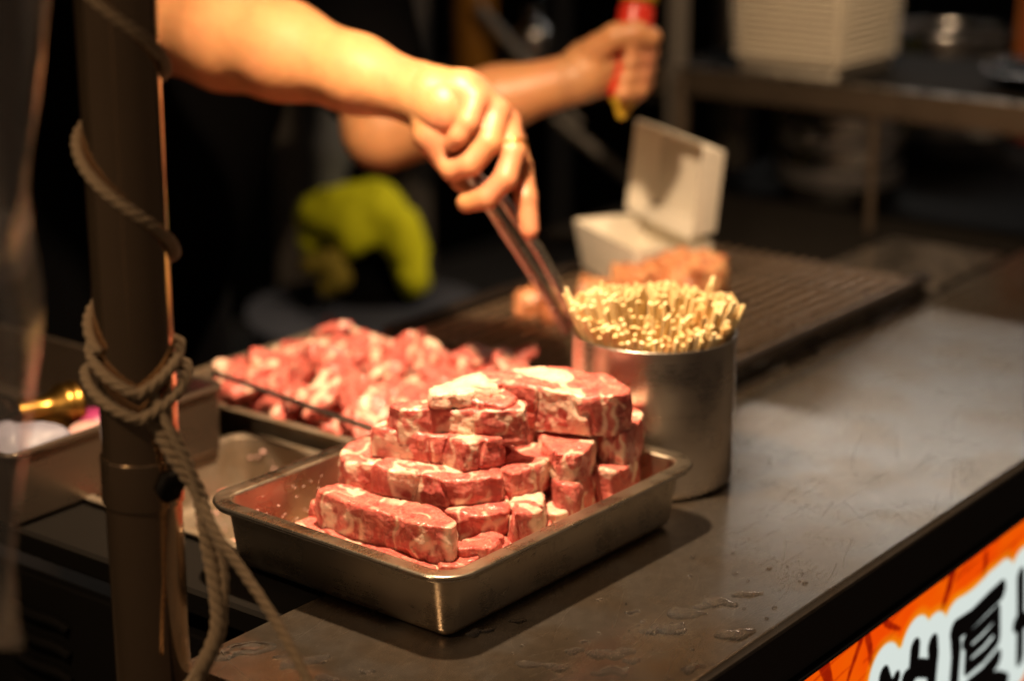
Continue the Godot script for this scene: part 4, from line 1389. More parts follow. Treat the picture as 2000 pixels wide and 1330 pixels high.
	chunk("marbled block standing alone at the right end of the tray", [Vector2(0.1105, 0.0141), Vector2(0.1369, 0.0173), Vector2(0.1466, 0.0363), Vector2(0.1357, 0.0472), Vector2(0.0951, 0.0628), Vector2(0.0750, 0.0599), Vector2(0.0776, 0.0398)], 0.06, 0.042, 14.0, 0.2)
	chunk("red block under the middle strip, its end to the front", [Vector2(-0.0448, -0.0165), Vector2(-0.0069, -0.0146), Vector2(0.0049, 0.0084), Vector2(-0.0160, 0.0249), Vector2(-0.0350, 0.0178), Vector2(-0.0459, 0.0035)], 0.05, 0.026, 15.0, -0.1)
	chunk("small cube of white fat in front of the red block", [Vector2(-0.0410, 0.0122), Vector2(-0.0279, 0.0173), Vector2(-0.0232, 0.0269), Vector2(-0.0294, 0.0342), Vector2(-0.0393, 0.0383), Vector2(-0.0527, 0.0240)], .029, .02, 16.0, 1.5)
	chunk("low strip at the very front under the long marbled strip", [Vector2(-0.0983, -0.0975), Vector2(-0.0851, -0.0980), Vector2(-0.0876, -0.0588), Vector2(-0.0964, -0.0092), Vector2(-0.0975, 0.0172), Vector2(-0.1113, 0.0265), Vector2(-0.1177, 0.0037), Vector2(-0.1165, -0.0439)], .030, .022, 17.0, 0.0)
	chunk("small red piece at the left end of the pile", [Vector2(-0.1016, -0.1215), Vector2(-0.0879, -0.1198), Vector2(-0.0833, -0.1029), Vector2(-0.0984, -0.0870), Vector2(-0.1126, -0.1057)], .030, .022, 18.0, -0.3)
	chunk("pale end of fat under the right end of the long marbled strip", [Vector2(-0.1041, -0.0079), Vector2(-0.0857, 0.0064), Vector2(-0.0981, 0.0211), Vector2(-0.1155, 0.0079)], .027, .018, 19.0, 1.2)
	chunk("low pink piece in the front corner of the tray", [Vector2(-0.0859, 0.0116), Vector2(-0.0589, 0.0137), Vector2(-0.0503, 0.0216), Vector2(-0.0647, 0.0329), Vector2(-0.0839, 0.0322), Vector2(-0.0959, 0.0229)], .028, .02, 20.0, 0.3)
	chunk("flat red piece under the red block", [Vector2(-0.0629, 0.0067), Vector2(-0.0316, 0.0202), Vector2(-0.0289, 0.0343), Vector2(-0.0533, 0.0380), Vector2(-0.0721, 0.0217)], .034, .022, 21.0, -0.1)
	chunk("pale wedge of fat leaning by the tray's right wall", [Vector2(0.0418, 0.0097), Vector2(0.0676, 0.0147), Vector2(0.0471, 0.0484), Vector2(0.0246, 0.0428), Vector2(0.0233, 0.0265)], .038, .022, 22.0, 1.3)
	chunk("creamy piece of fat under the block right of the front stack", [Vector2(-0.0014, 0.0123), Vector2(0.0310, 0.0135), Vector2(0.0278, 0.0282), Vector2(-0.0059, 0.0501), Vector2(-0.0294, 0.0387)], .052, .03, 23.0, 0.9)
	chunk("dark red piece at the bottom by the tray's right wall", [Vector2(-0.0047, 0.0147), Vector2(0.0253, 0.0179), Vector2(0.0295, 0.0343), Vector2(0.0011, 0.0470), Vector2(-0.0237, 0.0354)], .03, .02, 24.0, -0.3)
	# pieces inside and behind the pile that carry the others
	var inner := [[-0.045, -0.095, 0.09, 0.05, 0.044, 0.036, 0.1], [-0.03, 0.02, 0.04, 0.05, 0.027, 0.02, 0.2], [0.03, -0.05, 0.05, 0.12, 0.047, 0.038, 0.0], [0.09, -0.07, 0.05, 0.12, 0.047, 0.038, 0.0], [0.09, 0.025, 0.04, 0.04, 0.027, 0.02, 0.3], [-0.015, -0.045, 0.04, 0.09, 0.048, 0.022, 0.0], [0.08, -0.05, 0.06, 0.07, 0.087, 0.042, 0.0], [0.07, -0.085, 0.07, 0.05, 0.085, 0.040, 0.1], [0.032, -0.06, 0.035, 0.06, 0.084, 0.038, 0.0], [0.03, -0.002, 0.03, 0.025, 0.047, 0.022, 0.1], [0.075, 0.025, 0.045, 0.035, 0.056, 0.03, 0.0]]
	for k in inner.size():
		var q = inner[k]
		var pl := []
		for s in [[-1, -1], [0, -1.1], [1, -1], [1.05, 0], [1, 1], [0, 1.05], [-1, 1]]:
			pl.append(Vector2(q[0], q[1]) + Vector2(s[0] * q[2] / 2, s[1] * q[3] / 2).rotated(q[6]))
		chunk("raw marbled piece buried inside the pile of meat", pl, q[4], q[5], 25.0 + k, 0.1)

func build_can() -> void:
	var r := 0.0712
	var front := Vector3(0.1674, 0.8500, 0.0375)
	var away := Vector3(front.x + 1.16, 0, front.z - 0.9).normalized()
	var base := Vector3(front.x, CT + 0.0005, front.z) + away * r
	var H := 0.134
	var t := thing("skewer_can", "tall round stainless steel can full of bamboo skewers", "can", base)
	var mb := MB.new()
	mb.lathe(Vector3.ZERO, [Vector2(0.001, 0.001), Vector2(r - 0.008, 0.001), Vector2(r - 0.006, 0), Vector2(r - 0.003, 0.0006), Vector2(r - 0.001, 0.0025), Vector2(r, 0.006), Vector2(r, H - 0.004), Vector2(r + 0.0006, H - 0.002), Vector2(r + 0.0004, H - 0.0006), Vector2(r - 0.0006, H), Vector2(r - 0.0016, H - 0.0008), Vector2(r - 0.0018, H - 0.003), Vector2(r - 0.0018, 0.008), Vector2(r - 0.006, 0.003), Vector2(0.001, 0.0025)], 96)
	part(t, "can_body", mb.done(), mats.can_steel)
	# skewers
	var rng := RandomNumberGenerator.new()
	rng.seed = 17
	var kinds := []
	for k in 4:
		var l: float = [0.143, 0.145, 0.147, 0.149][k]
		mb = MB.new()
		var w := 0.0027
		mb.tube([Vector3(0, 0, 0), Vector3(0, l * 0.5, 0), Vector3(0, l - 0.0008, 0), Vector3(0, l, 0)], [w * 0.6, w, w, w * 0.8], 8, true, 0.62)
		kinds.append(mb.done())
	var spots := []
	var ring := 0
	var rr := r - 0.0046
	while rr > 0.002:
		var n := int(TAU * rr / 0.0056)
		for i in n:
			var a := TAU * (i + ring * 0.5) / n
			spots.append(Vector2(cos(a), sin(a)) * (rr + rng.randf_range(-0.0009, 0.0009)))
		rr -= 0.0056
		ring += 1
	# those nearest the viewer and round the rim stand free; the rest are the packed core
	var ra := Vector2(away.x, away.z)
	var order := range(spots.size())
	order.sort_custom(func(p, q): return spots[p].length() - 0.25 * spots[p].dot(ra) > spots[q].length() - 0.25 * spots[q].dot(ra))
	var lean := noise(171, 38.0, 2)
	var core := []
	for j in order.size():
		var s: Vector2 = spots[order[j]]
		var depth := s.dot(ra) / r      # -1 near the viewer's side .. 1 far side
		var ragged := depth + lean.get_noise_2d(s.x * 1.5 + 7.0, s.y * 1.5) * 0.5
		var lift := rng.randf_range(-0.002, 0.003) + 0.006 + 0.016 * smoothstep(-0.62, -0.2, ragged) - 0.013 * smoothstep(0.0, 1.0, depth) + (rng.randf_range(0.004, 0.012) if rng.randf() < 0.04 else 0.0)
		var k := rng.randi() % 4
		var bend := Vector2(lean.get_noise_2d(s.x, s.y), lean.get_noise_2d(s.x + 3.0, s.y)) * 0.008
		var foot := s * 0.14 + Vector2(rng.randf_range(-0.002, 0.002), rng.randf_range(-0.002, 0.002)) - bend * 0.5
		var top := s * 1.088 + (Vector2(rng.randf_range(-0.0016, 0.0016), rng.randf_range(-0.0016, 0.0016)) + bend) * (1.0 - smoothstep(0.75, 0.95, s.length() / r))
		var a := Vector3(foot.x, 0.003, foot.y)
		var b := Vector3(top.x, 0.15, top.y)
		var up := (b - a).normalized()
		var xx := up.cross(Vector3.FORWARD).normalized()
		var tr := Transform3D(Basis(xx, up, xx.cross(up)).rotated(up, rng.randf() * TAU), base + a + up * lift)
		if j < 296:
			var o := part(self, "bamboo_skewer", kinds[k], [mats.bamboo, mats.bamboo_pale, mats.bamboo_brown][[0, 0, 1, 1, 2][rng.randi() % 5]])
			o.transform = tr
			tag(o, "pale bamboo skewer standing upright in the steel can", "skewer", "bamboo skewers in the can")
		else:
			core.append(tr)
	var mm := MultiMesh.new()
	mm.transform_format = MultiMesh.TRANSFORM_3D
	mm.mesh = kinds[1]
	mm.instance_count = core.size()
	for i in core.size():
		mm.set_instance_transform(i, core[i])
	var mi := MultiMeshInstance3D.new()
	mi.name = "bamboo_skewers"
	mi.multimesh = mm
	mi.material_override = mats.bamboo
	add_child(mi)
	tag(mi, "packed core of pale bamboo skewers in the middle of the steel can", "skewers", "bamboo skewers in the can", "stuff")

func build_far_meat() -> void:
	var rng := RandomNumberGenerator.new()
	rng.seed = 23
	var kinds := []
	for k in 12:
		var pl := []
		var L := rng.randf_range(0.022, 0.040)
		var W := rng.randf_range(0.014, 0.022)
		for i in 7:
			var a := TAU * i / 7
			pl.append(Vector2(cos(a) * L, sin(a) * W) * rng.randf_range(0.65, 1.25))
		kinds.append(chunk_mesh(pl, rng.randf_range(0.008, 0.014), 80.0 + k, [-0.1, 0.05, -0.2, 0.35, -0.1, -0.2][k % 6], 60, 6, 9, 1.3))
	var n := 0
	for layer in 3:
		for ix in 6:
			for iz in 11:
				var u := (ix + 0.5) / 6.0
				var w := (iz + 0.5) / 11.0
				var edge := minf(minf(u, 1.0 - u) * 1.6, minf(w, 1.0 - w) * 2.2)
				if layer > 0 and edge < 0.03 * layer + rng.randf_range(-0.04, 0.04):
					continue
				if layer == 0 and (ix > 0 and ix < 5 and iz > 0 and iz < 10):
					continue
				if layer == 1 and (ix > 1 and ix < 4 and iz > 1 and iz < 9):
					continue
				var o := part(self, "cut_meat", kinds[rng.randi() % 12], mats.meat)
				o.position = Vector3(lerpf(0.128, 0.335, u) + rng.randf_range(-0.012, 0.012), CT - 0.012 + layer * 0.017 + rng.randf_range(-0.004, 0.006), lerpf(-0.465, -0.10, w) + rng.randf_range(-0.014, 0.014))
				o.rotation = Vector3(rng.randf_range(-0.9, 0.9), rng.randf() * TAU, rng.randf_range(-0.6, 0.6))
				tag(o, "cut piece of raw meat heaped in the wide pan behind the tray", "meat", "cut meat heaped in the wide pan")
	var ups := [[Vector3(0.1676, 0.9000, -0.3618), 1.25, 0.5, "pointed red piece sticking up at the left of the far heap"], [Vector3(0.1988, 0.9050, -0.3443), 1.0, 1.2, "broad flap of meat leaning up in the far heap"], [Vector3(0.2574, 0.9100, -0.3205), 1.2, 0.9, "reddish piece standing on top of the far heap"], [Vector3(0.2786, 0.9100, -0.2985), 1.15, 0.4, "small pale tip standing up at the back of the far heap"]]
	for k in ups.size():
		var o := part(self, "cut_meat", kinds[[2, 4, 0, 1][k]], mats.meat)
		o.position = ups[k][0] - Vector3(0, [0.014, 0.016, 0.030, 0.026][k], 0)
		o.rotation = Vector3(0.3, -0.9 + ups[k][2], ups[k][1])
		tag(o, ups[k][3], "meat", "cut meat heaped in the wide pan")

func build_left_box() -> void:
	var base := Vector3(-0.068, CT - 0.006, -0.59)
	var t := thing("steel_bin", "deep square steel bin at the left behind the pole", "bin", base)
	var mb := MB.new()
	var a := 0.125
	var b := 0.235
	var H := 0.066
	mb.shell(Vector3.ZERO, a, b, 0.012, [Vector2(0.012, 0), Vector2(0.006, 0.001), Vector2(0.004, 0.005), Vector2(0.0035, H - 0.006), Vector2(0.0005, H - 0.005), Vector2(0.0, H - 0.003), Vector2(0.0005, H - 0.0008), Vector2(0.002, H), Vector2(0.004, H), Vector2(0.0052, H - 0.001), Vector2(0.0055, H - 0.003), Vector2(0.0065, 0.006), Vector2(0.01, 0.003), Vector2(0.02, 0.0025)], Basis.IDENTITY, 6)
	part(t, "bin_body", mb.done(), mats.box_steel)
	# brass necked dark bottle lying in it
	var p0 := Vector3(-0.0386, 0.8891, -0.4700)
	var ax := (Vector3(-0.0336, 0.8908, -0.4650) - Vector3(-0.0867, 0.8930, -0.4800)).normalized()
	var sd := ax.cross(Vector3.UP).normalized()
	var bs := Basis(sd, ax, sd.cross(ax))
	var o := thing("dark_bottle", "dark bottle with a flared brass neck lying in the steel bin", "bottle", p0)
	mb = MB.new()
	mb.lathe(Vector3.ZERO, [Vector2(0.013, -0.046), Vector2(0.0135, -0.03), Vector2(0.012, -0.022), Vector2(0.015, -0.012), Vector2(0.021, -0.004), Vector2(0.0215, 0.001), Vector2(0.0205, 0.0025), Vector2(0.0205, 0.004), Vector2(0.0222, 0.0055), Vector2(0.0226, 0.010), Vector2(0.0215, 0.0125), Vector2(0.018, 0.013), Vector2(0.001, 0.012)], 36, bs)
	part(o, "brass_neck", mb.done(), mats.brass)
	mb = MB.new()
	mb.lathe(Vector3.ZERO, [Vector2(0.001, -0.17), Vector2(0.022, -0.168), Vector2(0.025, -0.162), Vector2(0.025, -0.07), Vector2(0.018, -0.052), Vector2(0.0125, -0.045)], 36, bs)
	part(o, "bottle_body", mb.done(), mats.dark_glass)
	# crumpled bag
	var c := Vector3(-0.1248, 0.8960, -0.4150)
	var f := Field.new(c - Vector3.ONE * 0.09, c + Vector3.ONE * 0.09, 0.004)
	f.bone(c + Vector3(-0.02, -0.02, 0), c + Vector3(0.01, -0.022, 0.012), 0.036, 0.030, 0.02)
	f.bone(c + Vector3(-0.03, -0.03, -0.02), c + Vector3(0.0, -0.03, -0.03), 0.03, 0.03, 0.02)
	mb = MB.new()
	f.mesh(mb)
	for i in mb.v.size():
		mb.v[i] += Vector3.ONE * nB.get_noise_3dv(mb.v[i] * 24.0) * 0.005
	single("plastic_bag", mb, mats.white_bag, Vector3(c.x, CT, c.z), "crumpled whitish plastic bag at the front of the steel bin", "bag")
	# purple onion pieces
	var q := Vector3(-0.0203, 0.8732, -0.4500)
	mb = MB.new()
	mb.lathe(q, [Vector2(0.001, -0.012), Vector2(0.016, -0.009), Vector2(0.021, 0.0), Vector2(0.017, 0.009), Vector2(0.001, 0.012)], 20)
	single("purple_onion", mb, mats.magenta, q - Vector3(0, 0.012, 0), "purple onion in the steel bin beside the brass neck", "onion")
	q = Vector3(-0.0525, 0.8765, -0.4200)
	mb = MB.new()
	mb.lathe(q, [Vector2(0.001, -0.012), Vector2(0.018, -0.008), Vector2(0.024, 0.0), Vector2(0.016, 0.008), Vector2(0.001, 0.009)], 20)
	single("onion_slice", mb, mats.pale_pink, q - Vector3(0, 0.012, 0), "pale pink onion slice below the purple onion", "onion")

func build_person() -> void:
	var feet := Vector3(0.43, 0.0, -1.0)
	var t := thing("person", "vendor in a black shirt reaching out with steel tongs and holding a red bottle", "person", feet)
	var mb := MB.new()
	# joints
	var s1 := Vector3(0.3154, 1.3384, -0.9235)
	var s2 := Vector3(0.6730, 1.3054, -0.7823)
	var e1 := Vector3(0.2257, 1.2078, -0.5801)
	var w1 := Vector3(0.2469, 1.1568, -0.2771)
	var e2 := Vector3(0.4971, 1.0554, -0.5445)
	var w2 := Vector3(0.6028, 1.1200, -0.3517)
	var chest := (s1 + s2) / 2.0 + Vector3(0.02, -0.08, -0.02)
	var hip := Vector3(0.42, CT + 0.02, -0.98)
	var neck := (s1 + s2) / 2.0 + Vector3(-0.01, 0.06, 0.0)
	var head := neck + Vector3(-0.05, 0.17, 0.07)
	# right arm and hand, one fine grid
	var f := Field.new(w1.min(e1) - Vector3.ONE * 0.10, w1.max(e1) + Vector3(0.10, 0.10, 0.10), 0.0055)
	f.chain([s1.lerp(e1, 0.62), e1, e1.lerp(w1, 0.22), e1.lerp(w1, 0.45), e1.lerp(w1, 0.75), w1], [0.054, 0.053, 0.054, 0.046, 0.0345, 0.0280], 0.02)
	f.chain([w1, Vector3(0.2456, 1.1488, -0.2489)], [0.0285, 0.030], 0.01)
	f.mesh(mb)
	var c := Vector3(0.2563, 1.1145, -0.2179)
	f = Field.new(c - Vector3(0.10, 0.10, 0.10), c + Vector3(0.10, 0.10, 0.10), 0.0032)
	f.chain([Vector3(0.2462, 1.1572, -0.2834), Vector3(0.2462, 1.1543, -0.2647), Vector3(0.2478, 1.1484, -0.2494)], [0.0275, 0.0275, 0.025], 0.008)
	# palm: four metacarpals and the heel of the hand
	f.chain([Vector3(0.2447, 1.1622, -0.2603), Vector3(0.2529, 1.1639, -0.2331), Vector3(0.2506, 1.1588, -0.2163)], [0.022, 0.019, 0.0125], 0.010)
	f.chain([Vector3(0.2496, 1.1566, -0.2613), Vector3(0.2648, 1.1553, -0.2305), Vector3(0.2691, 1.1467, -0.2067)], [0.022, 0.019, 0.0125], 0.010)
	f.chain([Vector3(0.2554, 1.1508, -0.2630), Vector3(0.2761, 1.1462, -0.2334), Vector3(0.2840, 1.1336, -0.2048)], [0.022, 0.019, 0.0125], 0.010)
	f.chain([Vector3(0.2602, 1.1449, -0.2658), Vector3(0.2843, 1.1363, -0.2368), Vector3(0.2940, 1.1171, -0.2076)], [0.022, 0.019, 0.0125], 0.010)
	f.chain([Vector3(0.2415, 1.1447, -0.2610), Vector3(0.2344, 1.1242, -0.2549), Vector3(0.2355, 1.1095, -0.2461)], [0.021, 0.017, 0.0135], 0.008)
	# little finger, curled into the palm
	f.chain([Vector3(0.2506, 1.1588, -0.2163), Vector3(0.2340, 1.1411, -0.2122), Vector3(0.2274, 1.1286, -0.2179), Vector3(0.2276, 1.1209, -0.2260)], [0.0115, 0.0105, 0.0095, 0.0085], 0.0025)
	# ring finger
	f.chain([Vector3(0.2689, 1.1457, -0.2065), Vector3(0.2497, 1.1214, -0.2007), Vector3(0.2360, 1.1015, -0.2123), Vector3(0.2320, 1.0951, -0.2299), Vector3(0.2361, 1.1027, -0.2454)], [0.0125, 0.0122, 0.0115, 0.0108, 0.0105], 0.003)
	# middle finger
	f.chain([Vector3(0.2838, 1.1327, -0.2047), Vector3(0.2694, 1.1113, -0.1871), Vector3(0.2555, 1.0886, -0.1855), Vector3(0.2435, 1.0705, -0.1991), Vector3(0.2392, 1.0642, -0.2188)], [0.0122, 0.0115, 0.0110, 0.0105, 0.0092], 0.003)
	# forefinger along the tongs
	f.chain([Vector3(0.2938, 1.1162, -0.2075), Vector3(0.2910, 1.0898, -0.1945), Vector3(0.2813, 1.0661, -0.1817), Vector3(0.2750, 1.0380, -0.1726)], [0.0122, 0.0112, 0.0105, 0.0090], 0.003)
	# thumb on the far side
	f.chain([Vector3(0.2685, 1.1385, -0.2689), Vector3(0.2683, 1.1024, -0.2616), Vector3(0.2653, 1.0794, -0.2438), Vector3(0.2624, 1.0680, -0.2212)], [0.017, 0.0135, 0.0115, 0.0095], 0.006)
	f.mesh(mb)
	# left arm and hand
	f = Field.new(w2.min(e2) - Vector3.ONE * 0.09, w2.max(e2) + Vector3.ONE * 0.09, 0.0065)
	f.chain([s2.lerp(e2, 0.55), e2, e2.lerp(w2, 0.25), e2.lerp(w2, 0.6), w2], [0.046, 0.042, 0.041, 0.034, 0.0265], 0.02)
	f.chain([w2, Vector3(0.6191, 1.1352, -0.3378)], [0.0265, 0.030], 0.01)
	f.mesh(mb)
	c = Vector3(0.6287, 1.1360, -0.3170)
	f = Field.new(c - Vector3.ONE * 0.095, c + Vector3.ONE * 0.095, 0.0036)
	f.chain([Vector3(0.5965, 1.1168, -0.3583), Vector3(0.6127, 1.1298, -0.3436)], [0.0265, 0.028], 0.008)
	f.chain([Vector3(0.6133, 1.1325, -0.3441), Vector3(0.6376, 1.1476, -0.3335)], [0.028, 0.022], 0.01)
	f.chain([Vector3(0.6114, 1.1244, -0.3426), Vector3(0.6275, 1.1236, -0.3296)], [0.027, 0.022], 0.01)
	# fingers close round the bottle from behind to the right and back
	f.chain([Vector3(0.6414, 1.1566, -0.3364), Vector3(0.6756, 1.1629, -0.3377), Vector3(0.6778, 1.1595, -0.3074), Vector3(0.6387, 1.1580, -0.2855), Vector3(0.6161, 1.1568, -0.2905)], [0.0125, 0.0118, 0.0112, 0.0105, 0.0092], 0.003)
	f.chain([Vector3(0.6379, 1.1419, -0.3337), Vector3(0.6703, 1.1464, -0.3365), Vector3(0.6721, 1.1431, -0.3066), Vector3(0.6328, 1.1419, -0.2852), Vector3(0.6102, 1.1408, -0.2902)], [0.0125, 0.0118, 0.0112, 0.0105, 0.0092], 0.003)
	f.chain([Vector3(0.6344, 1.1272, -0.3310), Vector3(0.6649, 1.1298, -0.3353), Vector3(0.6664, 1.1267, -0.3059), Vector3(0.6269, 1.1257, -0.2850), Vector3(0.6044, 1.1248, -0.2900)], [0.0125, 0.0118, 0.0112, 0.0105, 0.0092], 0.003)
	f.chain([Vector3(0.6311, 1.1135, -0.3285), Vector3(0.6598, 1.1144, -0.3344), Vector3(0.6610, 1.1113, -0.3054), Vector3(0.6213, 1.1107, -0.2849), Vector3(0.5987, 1.1098, -0.2899)], [0.0125, 0.0118, 0.0112, 0.0105, 0.0092], 0.003)
	f.chain([Vector3(0.6059, 1.1518, -0.3288), Vector3(0.6064, 1.1688, -0.3057), Vector3(0.6176, 1.1736, -0.2865), Vector3(0.6295, 1.1667, -0.2743)], [0.018, 0.0135, 0.0118, 0.0095], 0.006)
	f.mesh(mb)
	# trunk, neck, head and upper arms
	f = Field.new(Vector3(-0.1, 0.6, -1.45), Vector3(1.05, 1.95, -0.45), 0.018)
	f.bone(hip, chest, 0.145, 0.155, 0.06)
	f.bone(s1.lerp(s2, 0.12), s1.lerp(s2, 0.88), 0.07, 0.07, 0.05)
	f.bone(chest + Vector3(0, 0.08, 0), head, 0.058, 0.052, 0.03)
	f.bone(head + Vector3(0, 0.03, 0), head + Vector3(-0.02, -0.03, 0.02), 0.09, 0.072, 0.03)
	f.bone(s1, s1.lerp(e1, 0.7), 0.058, 0.05, 0.03)
	f.bone(s2, s2.lerp(e2, 0.6), 0.055, 0.046, 0.03)
	f.mesh(mb)
	var tone := PackedColorArray()
	tone.resize(mb.v.size())
	var knuckles := [Vector3(0.2581, 1.1506, -0.2162), Vector3(0.2830, 1.1309, -0.2083), Vector3(0.2578, 1.0891, -0.1861), Vector3(0.2762, 1.0481, -0.1760), Vector3(0.2279, 1.1184, -0.2226), Vector3(0.6400, 1.1368, -0.2940), Vector3(0.2047, 1.1809, -0.5599)]
	for i in mb.v.size():
		var p := mb.v[i]
		var flush := 0.0
		for k in knuckles:
			flush = maxf(flush, 1.0 - smoothstep(0.015, 0.05, p.distance_to(k)))
		flush = clampf(flush * 0.7 + nB.get_noise_3dv(p * 22.0) * 0.35, 0.0, 1.0)
		var mottle := 1.0 + nA.get_noise_3dv(p * 70.0) * 0.10
		tone[i] = Color(0.57, 0.27, 0.115).lerp(Color(0.60, 0.225, 0.13), flush) * mottle
	mb.c = tone
	part(t, "body", mb.done(feet), mats.skin)
	# shirt
	f = Field.new(Vector3(-0.15, 0.6, -1.5), Vector3(1.1, 1.7, -0.42), 0.016)
	f.bone(hip + Vector3(0, -0.06, 0), chest, 0.170, 0.178, 0.06)
	f.bone(s1.lerp(s2, 0.10), s1.lerp(s2, 0.90), 0.085, 0.085, 0.05)
	f.bone(s1, s1.lerp(e1, 0.55), 0.078, 0.072, 0.03)
	f.bone(s2, s2.lerp(e2, 0.78), 0.075, 0.066, 0.03)
	mb = MB.new()
	f.mesh(mb)
	part(t, "black_shirt", mb.done(feet), mats.black_cloth)
	f = Field.new(Vector3(0.1, -0.02, -1.3), Vector3(0.8, 0.95, -0.7), 0.02)
	f.bone(hip + Vector3(0, -0.05, 0), hip + Vector3(0, 0.02, 0), 0.165, 0.165, 0.05)
	for s in [-1, 1]:
		var k: Vector3 = hip + Vector3(s * 0.07, -0.06, s * 0.06)
		f.chain([k, Vector3(k.x + s * 0.02, 0.48, k.z + s * 0.02), Vector3(k.x + s * 0.03, 0.09, k.z + s * 0.02)], [0.09, 0.068, 0.05], 0.03)
	mb = MB.new()
	f.mesh(mb)
	part(t, "trousers", mb.done(feet), mats.trouser_cloth)
	mb = MB.new()
	for s in [-1, 1]:
		var k: Vector3 = hip + Vector3(s * 0.10, 0, s * 0.08)
		mb.tube([Vector3(k.x, 0.045, k.z - 0.05), Vector3(k.x - 0.03, 0.045, k.z + 0.05), Vector3(k.x - 0.06, 0.035, k.z + 0.15)], [0.04, 0.045, 0.035], 12)
	part(t, "shoes", mb.done(feet), mats.rubber)
	f = Field.new(head - Vector3.ONE * 0.16, head + Vector3.ONE * 0.2, 0.012)
	f.bone(head + Vector3(0.01, 0.055, -0.02), head + Vector3(0.03, 0.02, -0.03), 0.088, 0.08, 0.02)
	mb = MB.new()
	f.mesh(mb)
	part(t, "hair", mb.done(feet), mats.hair)
	# ring on the middle finger
	var ra := Vector3(0.2717, 1.1141, -0.1889)
	var rd := (Vector3(0.2694, 1.1113, -0.1871) - Vector3(0.2838, 1.1327, -0.2047)).normalized()
	var rx := rd.cross(Vector3.RIGHT).normalized()
	var ring := []
	for i in 25:
		var a := TAU * i / 24.0
		ring.append(ra + (rx * cos(a) + rx.cross(rd) * sin(a)) * 0.0125)
	mb = MB.new()
	mb.tube(ring, 0.0018, 8, false)
	part(t, "finger_ring", mb.done(feet), mats.gold)
	# tongs
	var tb := Vector3(0.3580, 0.9379, -0.1863)
	var tg := thing("tongs", "long steel tongs held over the grill", "tongs", tb)
	var arms := [[Vector3(0.2524, 1.0937, -0.2334), Vector3(0.2546, 1.0794, -0.2199), Vector3(0.2863, 1.0225, -0.2018), Vector3(0.3336, 0.9578, -0.1937), Vector3(0.3607, 0.9205, -0.1913)], [Vector3(0.2590, 1.0948, -0.2356), Vector3(0.2716, 1.0629, -0.1997), Vector3(0.3028, 1.0120, -0.1836), Vector3(0.3431, 0.9530, -0.1789), Vector3(0.3660, 0.9205, -0.1844)]]
	for ar in arms:
		mb = MB.new()
		mb.tube(ar, [0.006, 0.0085, 0.009, 0.0085, 0.010], 12, true, 0.45)
		part(tg, "tong_arm", mb.done(tb), mats.tong_steel)
	mb = MB.new()
	mb.tube([arms[0][0] + Vector3(0, 0.004, 0), arms[0][0].lerp(arms[1][0], 0.5) + Vector3(-0.006, 0.008, 0.0), arms[1][0] + Vector3(0, 0.004, 0)], 0.006, 10)
	part(tg, "hinge", mb.done(tb), mats.tong_steel)
	# the bottle in the other hand
	var b0 := Vector3(0.6234, 1.0981, -0.3051)
	var b1 := Vector3(0.6570, 1.1999, -0.3115)
	var up := (b1 - b0).normalized()
	var xx := up.cross(Vector3.BACK).normalized()
	var bs := Basis(xx, up, xx.cross(up))
	var L := b0.distance_to(b1)
	var o := thing("squeeze_bottle", "red squeeze bottle with yellow ends held up in the left hand", "bottle", b0)
	mb = MB.new()
	mb.lathe(Vector3.ZERO, [Vector2(0.001, 0.0), Vector2(0.017, 0.0), Vector2(0.019, 0.004), Vector2(0.020, L * 0.5), Vector2(0.020, L * 0.92), Vector2(0.017, L * 0.98), Vector2(0.001, L)], 24, bs)
	part(o, "bottle_body", mb.done(), mats.red_plastic)
	mb = MB.new()
	mb.lathe(Vector3.ZERO, [Vector2(0.001, -0.022), Vector2(0.005, -0.02), Vector2(0.011, -0.006), Vector2(0.015, -0.003), Vector2(0.015, 0.001), Vector2(0.001, 0.001)], 20, bs)
	part(o, "nozzle", mb.done(), mats.yellow_plastic)
	mb = MB.new()
	mb.lathe(Vector3.ZERO, [Vector2(0.001, L), Vector2(0.021, L + 0.001), Vector2(0.021, L + 0.03), Vector2(0.001, L + 0.032)], 20, bs)
	part(o, "yellow_base", mb.done(), mats.yellow_plastic)

func food_tray(a: float, b: float, h: float) -> ArrayMesh:
	var mb := MB.new()
	var k := 0.006
	mb.shell(Vector3.ZERO, a, b, 0.014, [Vector2(k + 0.006, 0), Vector2(k, 0.001), Vector2(0.004, h - 0.0025), Vector2(-0.004, h - 0.002), Vector2(-0.005, h - 0.001), Vector2(-0.004, h), Vector2(0.004, h - 0.0005), Vector2(k + 0.0012, 0.0022), Vector2(k + 0.01, 0.0014)], Basis.IDENTITY, 4)
	return mb.done()

